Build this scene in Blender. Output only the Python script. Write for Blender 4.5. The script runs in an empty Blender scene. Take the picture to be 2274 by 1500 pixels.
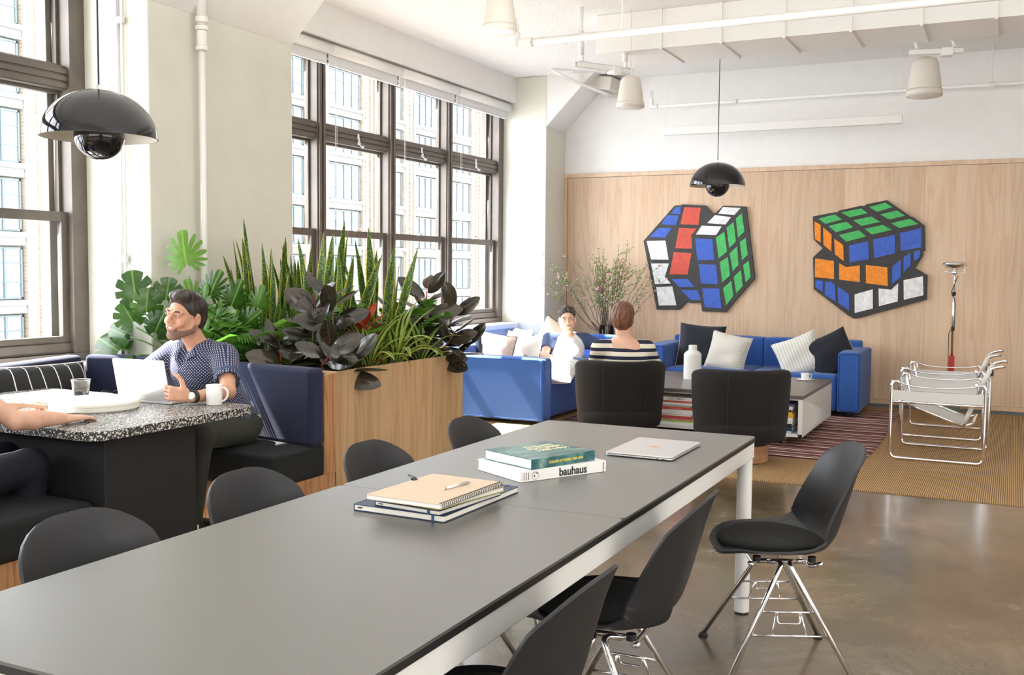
import bpy, bmesh, math, random
import numpy as np
from mathutils import Vector, Matrix, Euler, Quaternion
random.seed(7)
PI = math.pi
S = bpy.context.scene
C = S.collection

# ------------------------------------------------------------------ camera
cam_d = bpy.data.cameras.new('camera'); cam = bpy.data.objects.new('camera', cam_d); C.objects.link(cam)
YAW, PITCH, ROLL = -0.45374687, 0.06546006, 0.00842226
fw = Vector((math.sin(YAW)*math.cos(PITCH), math.cos(YAW)*math.cos(PITCH), -math.sin(PITCH)))
r0 = Vector((math.cos(YAW), -math.sin(YAW), 0)); u0 = r0.cross(fw)
rr = r0*math.cos(ROLL)+u0*math.sin(ROLL); uu = -r0*math.sin(ROLL)+u0*math.cos(ROLL)
cam.matrix_world = Matrix(((rr.x, uu.x, -fw.x, 0), (rr.y, uu.y, -fw.y, 0), (rr.z, uu.z, -fw.z, 1.42), (0, 0, 0, 1)))
cam_d.lens = 36.106; cam_d.sensor_width = 36; cam_d.clip_start = .05; cam_d.clip_end = 300
S.camera = cam
# ------------------------------------------------------------------ world, sun, lights, exposure
W = bpy.data.worlds.new('world'); S.world = W; W.use_nodes = True
bg = W.node_tree.nodes['Background']; bg.inputs[0].default_value = (.90, .95, 1.0, 1); bg.inputs[1].default_value = 5.0
sun_d = bpy.data.lights.new('sun', 'SUN'); sun = bpy.data.objects.new('sun', sun_d); C.objects.link(sun)
sun_d.energy = 24; sun_d.angle = .012; sun_d.color = (1, .96, .88)
sun.rotation_euler = Vector((1, .02, -1.40)).to_track_quat('-Z', 'Y').to_euler()
def area(name, loc, to, sx, sy, e, col=(1, 1, 1)):
    d = bpy.data.lights.new(name, 'AREA'); o = bpy.data.objects.new(name, d); C.objects.link(o)
    d.shape = 'RECTANGLE'; d.size = sx; d.size_y = sy; d.energy = e; d.color = col
    o.location = loc; o.rotation_euler = (Vector(to)-Vector(loc)).to_track_quat('-Z', 'Y').to_euler()
area('added_rear_fill', (0.5, -4.7, 2.0), (0, 5, 2.1), 8, 2.8, 110, (1, .97, .93))  # added fill behind the camera; the rear wall has no window
area('added_right_fill', (5.85, 4.5, 1.9), (0, 5.5, 2.2), 12, 2.8, 130, (1, .97, .93))  # added fill along the right wall, which has no window either
area('added_ceiling_fill', (.6, 3.6, 2.9), (.6, 3.6, 4), 9, 7, 110, (1, .98, .95))  # added unseen panel brightening the ceiling; no fixture hangs here
S.view_settings.view_transform = 'Standard'; S.view_settings.look = 'None'
S.view_settings.gamma = 1; S.view_settings.use_curve_mapping = False
S.view_settings.exposure = 1.2
try:
    S.cycles.use_denoising = True; S.cycles.max_bounces = 10; S.cycles.transparent_max_bounces = 12
    S.cycles.sample_clamp_indirect = 8
except Exception: pass

# ------------------------------------------------------------------ materials
MATS = {}
def nmat(name):
    m = bpy.data.materials.new(name); m.use_nodes = True; MATS[name] = m
    return m, m.node_tree.nodes, m.node_tree.links, m.node_tree.nodes['Principled BSDF']
def setp(b, **k):
    for a, v in k.items():
        b.inputs[a.replace('_', ' ')].default_value = v
def c4(c): return (c[0], c[1], c[2], 1)
def noise(N, L, scale, detail=3, coord='Object', rough=.5, stretch=None, dist=0):
    tc = N.new('ShaderNodeTexCoord'); n = N.new('ShaderNodeTexNoise')
    n.inputs['Scale'].default_value = scale; n.inputs['Detail'].default_value = detail
    n.inputs['Roughness'].default_value = rough; n.inputs['Distortion'].default_value = dist
    if stretch:
        mp = N.new('ShaderNodeMapping'); mp.inputs['Scale'].default_value = stretch
        L.new(tc.outputs[coord], mp.inputs[0]); L.new(mp.outputs[0], n.inputs['Vector'])
    else: L.new(tc.outputs[coord], n.inputs['Vector'])
    return n
def ramp(N, L, src, stops):
    r = N.new('ShaderNodeValToRGB'); e = r.color_ramp.elements
    while len(e) < len(stops): e.new(.5)
    for i, (p, c) in enumerate(stops): e[i].position = p; e[i].color = c4(c)
    L.new(src, r.inputs[0]); return r
def bump(N, L, b, src, st, dist=.01):
    bp = N.new('ShaderNodeBump'); bp.inputs['Strength'].default_value = st; bp.inputs['Distance'].default_value = dist
    L.new(src, bp.inputs['Height']); L.new(bp.outputs[0], b.inputs['Normal']); return bp
def plain(name, col, rough=.5, metal=0, bmp=0, bscale=200, var=0, coat=0, sheen=0, ior=None):
    m, N, L, b = nmat(name); setp(b, Base_Color=c4(col), Roughness=rough, Metallic=metal)
    if coat: setp(b, Coat_Weight=coat, Coat_Roughness=.08)
    if sheen: setp(b, Sheen_Weight=sheen)
    if bmp or var:
        n = noise(N, L, bscale, 4)
        if bmp: bump(N, L, b, n.outputs['Fac'], bmp, .004)
        if var:
            r = ramp(N, L, n.outputs['Fac'], [(.3, [max(0, x*(1-var)) for x in col]), (.7, [min(1, x*(1+var)) for x in col])])
            L.new(r.outputs[0], b.inputs['Base Color'])
    return m
M_white = plain('wall_paint', (.80, .79, .765), .6, bmp=.15, bscale=7, var=.02)
M_col = plain('column_bounce_tint', (.67, .66, .58), .5, bmp=.35, bscale=5, var=.03)  # greenish-beige cast of bounced light is put into this white's colour
M_gloss = plain('white_gloss_paint', (.82, .81, .78), .35)
M_frame = plain('bronze_window_metal', (.135, .115, .098), .4, .35, var=.12, bscale=6)
M_black = plain('black_plastic', (.012, .012, .014), .35)
M_white_metal = plain('white_powdercoat', (.78, .78, .76), .35)
M_chrome = plain('chrome', (.86, .86, .88), .08, 1)
M_shell = plain('charcoal_shell_plastic', (.016, .017, .020), .45, bmp=.02, bscale=600)
M_felt = plain('black_felt', (.006, .0065, .0065), .95, bmp=.5, bscale=500, var=.5)
M_tabletop = plain('charcoal_laminate', (.090, .087, .080), .42, bmp=.02, bscale=900)
M_tabletop.node_tree.nodes['Principled BSDF'].inputs['Specular IOR Level'].default_value = .8
setp(M_tabletop.node_tree.nodes['Principled BSDF'], Coat_Weight=1, Coat_Roughness=.40)
M_tedge = plain('black_table_edge', (.015, .015, .015), .45)
M_seatfelt = plain('charcoal_wool', (.010, .011, .012), .95, bmp=.6, bscale=350, var=.6)
M_navy = plain('navy_wool', (.007, .011, .042), .9, bmp=.35, bscale=400, var=.3, sheen=.08)
M_blue = plain('blue_wool', (.022, .090, .34), .9, bmp=.3, bscale=450, var=.15, sheen=.15)
M_bluepipe = plain('blue_piping', (.02, .08, .33), .85)
M_barrel = plain('black_chair_cloth', (.006, .005, .005), .95, bmp=.4, bscale=420, var=.4, sheen=.03)
M_dark = plain('pedestal_black', (.014, .014, .015), .55, bmp=.03, bscale=60)
M_soil = plain('potting_soil', (.03, .02, .014), .95, bmp=1, bscale=60, var=.5)
M_paper = plain('paper', (.80, .78, .70), .8)
M_bright = plain('white_paper', (.86, .86, .86), .7)
M_cream = plain('cream_ceramic', (.82, .80, .74), .45)
M_ceram = plain('white_ceramic', (.84, .83, .81), .28)
M_matt = plain('matt_white_ceramic', (.72, .71, .69), .7)
M_alu = plain('silver_aluminium', (.70, .70, .71), .35, .75)
M_spk = plain('cream_speaker_plastic', (.66, .62, .55), .45)
M_redp = plain('red_enamel', (.45, .02, .01), .3)
M_lampw = plain('lamp_inner_white', (.80, .74, .64), .5)
M_navybk = plain('navy_notebook_cover', (.012, .025, .085), .42)
M_kraft = plain('kraft_card', (.62, .49, .36), .75, bmp=.05, var=.04, bscale=90)
M_olive = plain('olive_notebook_cover', (.30, .31, .10), .5)
M_leather = plain('white_leather', (.60, .60, .58), .5, bmp=.05)
M_rub = plain('rubber_black', (.01, .01, .01), .6)
M_skin = plain('skin', (.58, .31, .20), .5, var=.06, bscale=30)
M_skin2 = plain('fair_skin', (.70, .42, .30), .5, var=.06, bscale=30)
for m_ in (M_skin, M_skin2):
    b_ = m_.node_tree.nodes['Principled BSDF']; b_.inputs['Subsurface Weight'].default_value = .12; b_.inputs['Subsurface Radius'].default_value = (.02, .008, .004)
def hairmat(name, a, b2, sc=60):
    m, N, L, b = nmat(name); n = noise(N, L, sc, 5, stretch=(1, 1, .12), dist=.6)
    r = ramp(N, L, n.outputs['Fac'], [(.3, a), (.75, b2)]); L.new(r.outputs[0], b.inputs['Base Color'])
    setp(b, Roughness=.45); bump(N, L, b, n.outputs['Fac'], .9, .006); return m
M_hair1 = hairmat('dark_brown_hair', (.010, .007, .005), (.07, .05, .04))
M_hair3 = hairmat('dark_curly_hair', (.012, .009, .007), (.09, .07, .055), 90)
M_hair4 = hairmat('auburn_hair', (.06, .022, .010), (.24, .10, .045))
M_beard = plain('beard_stubble', (.24, .135, .095), .7, bmp=.5, bscale=900, var=.5)
M_teeth = plain('teeth', (.85, .82, .76), .3)
M_lip = plain('lips', (.50, .20, .16), .45)
M_eye = plain('eye_white', (.75, .73, .70), .2)
M_iris = plain('iris', (.03, .018, .01), .15)
M_trouser = plain('olive_trousers', (.035, .037, .027), .85, bmp=.2, bscale=250)
M_navytr = plain('dark_navy_trousers', (.008, .009, .018), .85, bmp=.2, bscale=250)
M_denim = plain('blue_jeans', (.04, .07, .14), .85, bmp=.2, bscale=250)
M_gold = plain('gold_print', (.75, .58, .12), .5)
M_ink = plain('black_ink', (.015, .015, .015), .5)
M_stem = plain('bark', (.12, .085, .06), .8, bmp=.6, bscale=80)
M_pinkp = plain('pink_petal', (.80, .45, .45), .6)
M_leafg = plain('spring_leaf', (.16, .30, .05), .5)
M_street = plain('asphalt', (.2, .2, .2), .9)
M_redleafstem = plain('red_stem', (.45, .05, .05), .5)
M_greenstem = plain('green_stem', (.12, .22, .04), .5)
M_chain = plain('shade_fabric', (.72, .72, .73), .8)

def wood(name, c1, c2, c3, axis='Z', sc=1.0, rough=.45):
    m, N, L, b = nmat(name)
    tc = N.new('ShaderNodeTexCoord'); mp = N.new('ShaderNodeMapping'); oi = N.new('ShaderNodeObjectInfo')
    s = {'Z': (7*sc, 7*sc, .55*sc), 'Y': (7*sc, .55*sc, 7*sc), 'X': (.55*sc, 7*sc, 7*sc)}[axis]
    mp.inputs['Scale'].default_value = s
    add = N.new('ShaderNodeVectorMath'); add.operation = 'ADD'; mul = N.new('ShaderNodeVectorMath'); mul.operation = 'SCALE'
    cb = N.new('ShaderNodeCombineXYZ')
    for i in range(3): L.new(oi.outputs['Random'], cb.inputs[i])
    L.new(cb.outputs[0], mul.inputs[0]); mul.inputs['Scale'].default_value = 37
    L.new(tc.outputs['Object'], mp.inputs[0]); L.new(mp.outputs[0], add.inputs[0]); L.new(mul.outputs[0], add.inputs[1])
    n = N.new('ShaderNodeTexNoise'); n.inputs['Scale'].default_value = 1.3; n.inputs['Detail'].default_value = 4; n.inputs['Distortion'].default_value = .7
    L.new(add.outputs[0], n.inputs['Vector'])
    w = N.new('ShaderNodeMath'); w.operation = 'MULTIPLY'; w.inputs[1].default_value = 9; L.new(n.outputs['Fac'], w.inputs[0])
    fr = N.new('ShaderNodeMath'); fr.operation = 'PINGPONG'; fr.inputs[1].default_value = 1; L.new(w.outputs[0], fr.inputs[0])
    r = ramp(N, L, fr.outputs[0], [(0, c1), (.55, c2), (1, c3)])
    n2 = N.new('ShaderNodeTexNoise'); n2.inputs['Scale'].default_value = 30; n2.inputs['Detail'].default_value = 3; L.new(add.outputs[0], n2.inputs['Vector'])
    mx = N.new('ShaderNodeMix'); mx.data_type = 'RGBA'; mx.blend_type = 'MULTIPLY'; mx.inputs[0].default_value = .22
    L.new(r.outputs[0], mx.inputs['A']); L.new(n2.outputs['Color'], mx.inputs['B'])
    g = N.new('ShaderNodeHueSaturation'); L.new(mx.outputs['Result'], g.inputs['Color'])
    vm = N.new('ShaderNodeMapRange'); vm.inputs['To Min'].default_value = .94; vm.inputs['To Max'].default_value = 1.08
    L.new(oi.outputs['Random'], vm.inputs['Value']); L.new(vm.outputs[0], g.inputs['Value'])
    L.new(g.outputs[0], b.inputs['Base Color']); setp(b, Roughness=rough); return m
M_oak = wood('pale_oak_veneer', (.73, .54, .375), (.69, .495, .335), (.64, .43, .28))
M_oak2 = wood('honey_oak_veneer', (.64, .42, .235), (.59, .375, .20), (.51, .305, .15))
M_pine = wood('reddish_pine_ply', (.58, .31, .15), (.50, .25, .11), (.38, .17, .07), sc=1.6)
M_cwood = wood('walnut_swivel_base', (.42, .22, .12), (.38, .19, .1), (.30, .14, .07), 'X')

def mk_floor():
    m, N, L, b = nmat('polished_concrete')
    n1 = noise(N, L, 1.1, 9, rough=.72, dist=.5); r1 = ramp(N, L, n1.outputs['Fac'], [(.30, (.055, .040, .024)), (.44, (.105, .077, .043)), (.56, (.155, .120, .074)), (.72, (.28, .240, .18))])
    n2 = noise(N, L, 3.5, 8, rough=.7, dist=1.2); r2 = ramp(N, L, n2.outputs['Fac'], [(.56, (0, 0, 0)), (.64, (1, 1, 1))])
    n3 = noise(N, L, .5, 2); r3 = ramp(N, L, n3.outputs['Fac'], [(.5, (0, 0, 0)), (.62, (.7, .7, .7))])
    mu = N.new('ShaderNodeMath'); mu.operation = 'MULTIPLY'; L.new(r2.outputs[0], mu.inputs[0]); L.new(r3.outputs[0], mu.inputs[1])
    mx = N.new('ShaderNodeMix'); mx.data_type = 'RGBA'; L.new(mu.outputs[0], mx.inputs[0]); L.new(r1.outputs[0], mx.inputs['A']); mx.inputs['B'].default_value = (.42, .38, .33, 1)
    n4 = noise(N, L, 1.1, 3); r4 = ramp(N, L, n4.outputs['Fac'], [(.5, (1, 1, 1)), (.7, (1.0, .68, .52))])
    m2 = N.new('ShaderNodeMix'); m2.data_type = 'RGBA'; m2.blend_type = 'MULTIPLY'; m2.inputs[0].default_value = .7
    L.new(mx.outputs['Result'], m2.inputs['A']); L.new(r4.outputs[0], m2.inputs['B']); L.new(m2.outputs['Result'], b.inputs['Base Color'])
    rr_ = ramp(N, L, n1.outputs['Fac'], [(.3, (.16, .16, .16)), (.8, (.32, .32, .32))]); L.new(rr_.outputs[0], b.inputs['Roughness'])
    setp(b, Coat_Weight=.3, Coat_Roughness=.12); n5 = noise(N, L, 45, 4); bump(N, L, b, n5.outputs['Fac'], .05, .003)
    return m
M_floor = mk_floor()
def mk_ceil():
    m, N, L, b = nmat('sprayed_ceiling'); setp(b, Base_Color=(.90, .89, .865, 1), Roughness=.8)
    n = noise(N, L, 30, 5, rough=.7); bump(N, L, b, n.outputs['Fac'], .7, .03); return m
M_ceil = mk_ceil()
def mk_terrazzo():
    m, N, L, b = nmat('terrazzo'); tc = N.new('ShaderNodeTexCoord'); prev = None
    for sc, th in ((74, .35), (150, .32)):
        v = N.new('ShaderNodeTexVoronoi'); v.inputs['Scale'].default_value = sc; v.inputs['Randomness'].default_value = 1
        L.new(tc.outputs['Object'], v.inputs['Vector'])
        r = ramp(N, L, v.outputs['Distance'], [(th-.02, (.72, .69, .63)), (th+.02, (.028, .028, .034))])
        r.color_ramp.interpolation = 'LINEAR'
        if prev is None: prev = r.outputs[0]
        else:
            mx = N.new('ShaderNodeMix'); mx.data_type = 'RGBA'; mx.blend_type = 'LIGHTEN'; mx.inputs[0].default_value = 1
            L.new(prev, mx.inputs['A']); L.new(r.outputs[0], mx.inputs['B']); prev = mx.outputs['Result']
    L.new(prev, b.inputs['Base Color']); setp(b, Roughness=.38); return m
M_terr = mk_terrazzo()
def stripes(name, axis, period, cols, rough=.9, coord='Object', bmp=0, wob=0):
    """repeating constant stripes along an axis; cols = [(pos, colour)...]"""
    m, N, L, b = nmat(name); tc = N.new('ShaderNodeTexCoord'); sp = N.new('ShaderNodeSeparateXYZ')
    L.new(tc.outputs[coord], sp.inputs[0]); d = N.new('ShaderNodeMath'); d.operation = 'DIVIDE'; d.inputs[1].default_value = period
    L.new(sp.outputs[axis], d.inputs[0]); src = d.outputs[0]
    if wob:
        n = noise(N, L, 3, 2); ad = N.new('ShaderNodeMath'); ad.operation = 'MULTIPLY_ADD'; ad.inputs[1].default_value = wob
        L.new(n.outputs['Fac'], ad.inputs[0]); L.new(src, ad.inputs[2]); src = ad.outputs[0]
    f = N.new('ShaderNodeMath'); f.operation = 'FRACT'; L.new(src, f.inputs[0])
    r = ramp(N, L, f.outputs[0], cols); r.color_ramp.interpolation = 'CONSTANT'
    L.new(r.outputs[0], b.inputs['Base Color']); setp(b, Roughness=rough)
    if bmp:
        n = noise(N, L, 300, 3); bump(N, L, b, n.outputs['Fac'], bmp, .004)
    return m
def mk_jute():
    m, N, L, b = nmat('sisal_carpet'); tc = N.new('ShaderNodeTexCoord'); sp = N.new('ShaderNodeSeparateXYZ'); L.new(tc.outputs['Object'], sp.inputs[0])
    def wv(ax, per, sh=0):
        d = N.new('ShaderNodeMath'); d.operation = 'MULTIPLY'; d.inputs[1].default_value = 2*PI/per; L.new(sp.outputs[ax], d.inputs[0])
        s = N.new('ShaderNodeMath'); s.operation = 'SINE'; L.new(d.outputs[0], s.inputs[0]); return s.outputs[0]
    a = wv(0, .0125); c = wv(1, .012)
    ad = N.new('ShaderNodeMath'); ad.operation = 'MULTIPLY_ADD'; ad.inputs[1].default_value = .25; L.new(c, ad.inputs[0]); L.new(a, ad.inputs[2])
    mr = N.new('ShaderNodeMapRange'); mr.inputs['From Min'].default_value = -1.2; mr.inputs['From Max'].default_value = 1.2; L.new(ad.outputs[0], mr.inputs[0])
    r = ramp(N, L, mr.outputs[0], [(.10, (.12, .055, .022)), (.42, (.40, .24, .10)), (.8, (.56, .37, .17))])
    n = noise(N, L, 1.2, 4); r2 = ramp(N, L, n.outputs['Fac'], [(.3, (.86, .84, .8)), (.7, (1, 1, 1))])
    mx = N.new('ShaderNodeMix'); mx.data_type = 'RGBA'; mx.blend_type = 'MULTIPLY'; mx.inputs[0].default_value = 1
    L.new(r.outputs[0], mx.inputs['A']); L.new(r2.outputs[0], mx.inputs['B']); L.new(mx.outputs['Result'], b.inputs['Base Color'])
    setp(b, Roughness=.95); bump(N, L, b, mr.outputs[0], .7, .006); return m
M_jute = mk_jute()
_b, _r, _w, _t, _n = (.030, .016, .020), (.26, .030, .034), (.80, .74, .66), (.55, .34, .19), (.045, .040, .10)
M_kilim = stripes('striped_kilim', 1, .52, [(0, _b), (.07, _r), (.12, _w), (.165, _b), (.23, _t), (.275, _b), (.33, _r), (.40, _n), (.43, _w), (.475, _b), (.55, _r), (.62, _t), (.645, _b), (.71, _w), (.755, _r), (.82, _n), (.87, _t), (.90, _b), (.96, _r)], bmp=.3, wob=.06)
M_breton = stripes('breton_jersey', 2, .062, [(0, (.72, .66, .56)), (.55, (.012, .013, .04)), (.999, (.72, .66, .56))], .85, bmp=.15)
M_ribbed = stripes('ribbed_cream_knit', 0, .03, [(0, (.74, .72, .67)), (.78, (.50, .49, .46)), (.999, (.74, .72, .67))], .95, bmp=.4)
M_bkstripe = stripes('black_white_lined_cloth', 0, .085, [(0, (.014, .015, .017)), (.9, (.75, .73, .7)), (.97, (.014, .015, .017))], .9, bmp=.3)
M_greystripe = stripes('pale_grey_striped_cloth', 2, .04, [(0, (.72, .72, .71)), (.72, (.42, .43, .45)), (.95, (.72, .72, .71))], .9, bmp=.3)
M_velvet = plain('black_velvet', (.006, .009, .018), .8, sheen=.10, bmp=.1)
M_linen = plain('sand_linen', (.58, .46, .35), .9, bmp=.3, bscale=300)
M_offw = plain('off_white_linen', (.76, .71, .66), .9, bmp=.3, bscale=300)
M_blush = plain('blush_linen', (.72, .55, .45), .9, bmp=.3, bscale=300)
M_navylin = plain('dark_navy_linen', (.018, .03, .06), .9, bmp=.2)
def mk_dots(name, base, dot, scale, th):
    m, N, L, b = nmat(name); tc = N.new('ShaderNodeTexCoord'); v = N.new('ShaderNodeTexVoronoi')
    v.inputs['Randomness'].default_value = 0; v.inputs['Scale'].default_value = scale
    sp = N.new('ShaderNodeSeparateXYZ'); L.new(tc.outputs['Object'], sp.inputs[0]); ge = N.new('ShaderNodeNewGeometry'); gs = N.new('ShaderNodeSeparateXYZ'); L.new(ge.outputs['Normal'], gs.inputs[0])
    ax_, ay_ = [N.new('ShaderNodeMath') for _ in range(2)]
    for q_, o_i in ((ax_, 0), (ay_, 1)): q_.operation = 'ABSOLUTE'; L.new(gs.outputs[o_i], q_.inputs[0])
    gt = N.new('ShaderNodeMath'); gt.operation = 'GREATER_THAN'; L.new(ax_.outputs[0], gt.inputs[0]); L.new(ay_.outputs[0], gt.inputs[1])
    sb_ = N.new('ShaderNodeMix'); sb_.data_type = 'FLOAT'; L.new(gt.outputs[0], sb_.inputs[0]); L.new(sp.outputs[0], sb_.inputs['A']); L.new(sp.outputs[1], sb_.inputs['B'])
    cb = N.new('ShaderNodeCombineXYZ'); L.new(sb_.outputs[0], cb.inputs[0]); L.new(sp.outputs[2], cb.inputs[1]); v.voronoi_dimensions = '2D'
    rt = N.new('ShaderNodeMapping'); rt.inputs['Rotation'].default_value = (0, 0, PI/4); L.new(cb.outputs[0], rt.inputs[0])
    L.new(rt.outputs[0], v.inputs['Vector']); r = ramp(N, L, v.outputs['Distance'], [(th, dot), (th+.02, base)])
    L.new(r.outputs[0], b.inputs['Base Color']); setp(b, Roughness=.85); return m
M_dotshirt = mk_dots('navy_dotted_cotton', (.012, .018, .065), (.50, .50, .56), 88, .24)
M_dotpillow = mk_dots('dotted_cream_weave', (.70, .67, .60), (.06, .055, .05), 72, .22)
M_cuff = plain('chambray_cuff', (.05, .07, .14), .85, bmp=.2)
def mk_glass():
    m = bpy.data.materials.new('window_glass'); m.use_nodes = True; N = m.node_tree.nodes; L = m.node_tree.links; N.clear()
    o = N.new('ShaderNodeOutputMaterial'); t = N.new('ShaderNodeBsdfTransparent'); g = N.new('ShaderNodeBsdfGlossy'); g.inputs['Roughness'].default_value = 0.02
    f = N.new('ShaderNodeLayerWeight'); f.inputs['Blend'].default_value = .5; mx = N.new('ShaderNodeMixShader'); t.inputs[0].default_value = (.98, .985, .985, 1)
    pw = N.new('ShaderNodeMath'); pw.operation = 'POWER'; pw.inputs[1].default_value = 5; L.new(f.outputs['Facing'], pw.inputs[0])
    md = N.new('ShaderNodeMath'); md.operation = 'MULTIPLY_ADD'; md.inputs[1].default_value = .5; md.inputs[2].default_value = .03; L.new(pw.outputs[0], md.inputs[0])
    L.new(md.outputs[0], mx.inputs[0]); L.new(t.outputs[0], mx.inputs[1]); L.new(g.outputs[0], mx.inputs[2]); L.new(mx.outputs[0], o.inputs[0]); return m
M_glass = mk_glass()
def mk_cupglass():
    m, N, L, b = nmat('clear_plastic'); setp(b, Base_Color=(.95, .97, .98, 1), Roughness=.05, Transmission_Weight=1, IOR=1.3); return m
M_clear = mk_cupglass()
def leafmat(name, kind, c1, c2, c3=None, rough=.35, transl=.25, coat=.0):
    m = bpy.data.materials.new(name); m.use_nodes = True; N = m.node_tree.nodes; L = m.node_tree.links; b = N['Principled BSDF']; out = N['Material Output']
    uv = N.new('ShaderNodeUVMap'); sp = N.new('ShaderNodeSeparateXYZ'); L.new(uv.outputs[0], sp.inputs[0])
    ax = N.new('ShaderNodeMath'); ax.operation = 'SUBTRACT'; ax.inputs[1].default_value = .5; L.new(sp.outputs[0], ax.inputs[0])
    ab = N.new('ShaderNodeMath'); ab.operation = 'ABSOLUTE'; L.new(ax.outputs[0], ab.inputs[0])
    def mixc(f, a, bcol):
        x = N.new('ShaderNodeMix'); x.data_type = 'RGBA'; L.new(f, x.inputs[0])
        if isinstance(a, tuple): x.inputs['A'].default_value = c4(a)
        else: L.new(a, x.inputs['A'])
        if isinstance(bcol, tuple): x.inputs['B'].default_value = c4(bcol)
        else: L.new(bcol, x.inputs['B'])
        return x.outputs['Result']
    if kind == 'snake':
        n = N.new('ShaderNodeTexNoise'); n.inputs['Scale'].default_value = 1; n.inputs['Detail'].default_value = 3; n.inputs['Distortion'].default_value = .5
        mp = N.new('ShaderNodeMapping'); mp.inputs['Scale'].default_value = (3.0, 60, 1); L.new(uv.outputs[0], mp.inputs[0]); L.new(mp.outputs[0], n.inputs['Vector'])
        r = ramp(N, L, n.outputs['Fac'], [(.42, c1), (.58, c2)]); e = ramp(N, L, ab.outputs[0], [(.40, (0, 0, 0)), (.43, (1, 1, 1))])
        col = mixc(e.outputs[0], r.outputs[0], c3)
    elif kind == 'stripe':
        r = ramp(N, L, ab.outputs[0], [(0, c1), (.16, c1), (.2, c3), (.24, c2), (.36, c2)])
        col = r.outputs[0]
    elif kind == 'vein':
        ml = N.new('ShaderNodeMath'); ml.operation = 'MULTIPLY_ADD'; ml.inputs[1].default_value = -.9; L.new(ab.outputs[0], ml.inputs[0]); L.new(sp.outputs[1], ml.inputs[2])
        m2 = N.new('ShaderNodeMath'); m2.operation = 'MULTIPLY'; m2.inputs[1].default_value = 9; L.new(ml.outputs[0], m2.inputs[0])
        f = N.new('ShaderNodeMath'); f.operation = 'FRACT'; L.new(m2.outputs[0], f.inputs[0])
        r = ramp(N, L, f.outputs[0], [(.0, c2), (.62, c2), (.72, c1)]); col = r.outputs[0]
    else:
        e = ramp(N, L, ab.outputs[0], [(0, c3 or c2), (.012, c3 or c2), (.03, (0, 0, 0))])
        oi = N.new('ShaderNodeObjectInfo'); n = noise(N, L, 6, 3)
        ad = N.new('ShaderNodeMath'); ad.operation = 'MULTIPLY_ADD'; ad.inputs[1].default_value = .5; L.new(oi.outputs['Random'], ad.inputs[0]); L.new(n.outputs['Fac'], ad.inputs[2])
        r = ramp(N, L, ad.outputs[0], [(.45, c1), (.95, c2)])
        mk = ramp(N, L, ab.outputs[0], [(.012, (1, 1, 1)), (.03, (0, 0, 0))])
        col = mixc(mk.outputs[0], r.outputs[0], c3 or c2)
    L.new(col, b.inputs['Base Color']); setp(b, Roughness=rough, Coat_Weight=coat)
    tr = N.new('ShaderNodeBsdfTranslucent'); L.new(col, tr.inputs[0]); ms = N.new('ShaderNodeMixShader'); ms.inputs[0].default_value = transl
    L.new(b.outputs[0], ms.inputs[1]); L.new(tr.outputs[0], ms.inputs[2]); L.new(ms.outputs[0], out.inputs[0]); return m
ML_snake = leafmat('snake_plant_leaf', 'snake', (.020, .055, .010), (.14, .23, .045), (.50, .52, .06), .38, .22)
ML_rubber = leafmat('rubber_plant_leaf', 'plain', (.011, .013, .008), (.040, .034, .022), (.10, .045, .03), .22, .03, .35)
ML_green = leafmat('deep_green_leaf', 'plain', (.026, .090, .010), (.085, .22, .024), (.16, .32, .05), .35, .30)
ML_bgreen = leafmat('bright_green_leaf', 'plain', (.06, .17, .015), (.14, .32, .03), (.22, .40, .07), .35, .35)
ML_monst = leafmat('glossy_split_leaf', 'plain', (.020, .06, .012), (.05, .13, .02), (.16, .28, .06), .25, .25, .2)
ML_drac = leafmat('lemon_striped_leaf', 'stripe', (.035, .10, .015), (.45, .58, .09), (.75, .75, .50), .3, .3)
ML_croton = leafmat('red_croton_leaf', 'vein', (.035, .02, .01), (.50, .045, .015), None, .3, .15)
M_rustb = plain('rust_leaf_back', (.16, .055, .02), .6)

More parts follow.
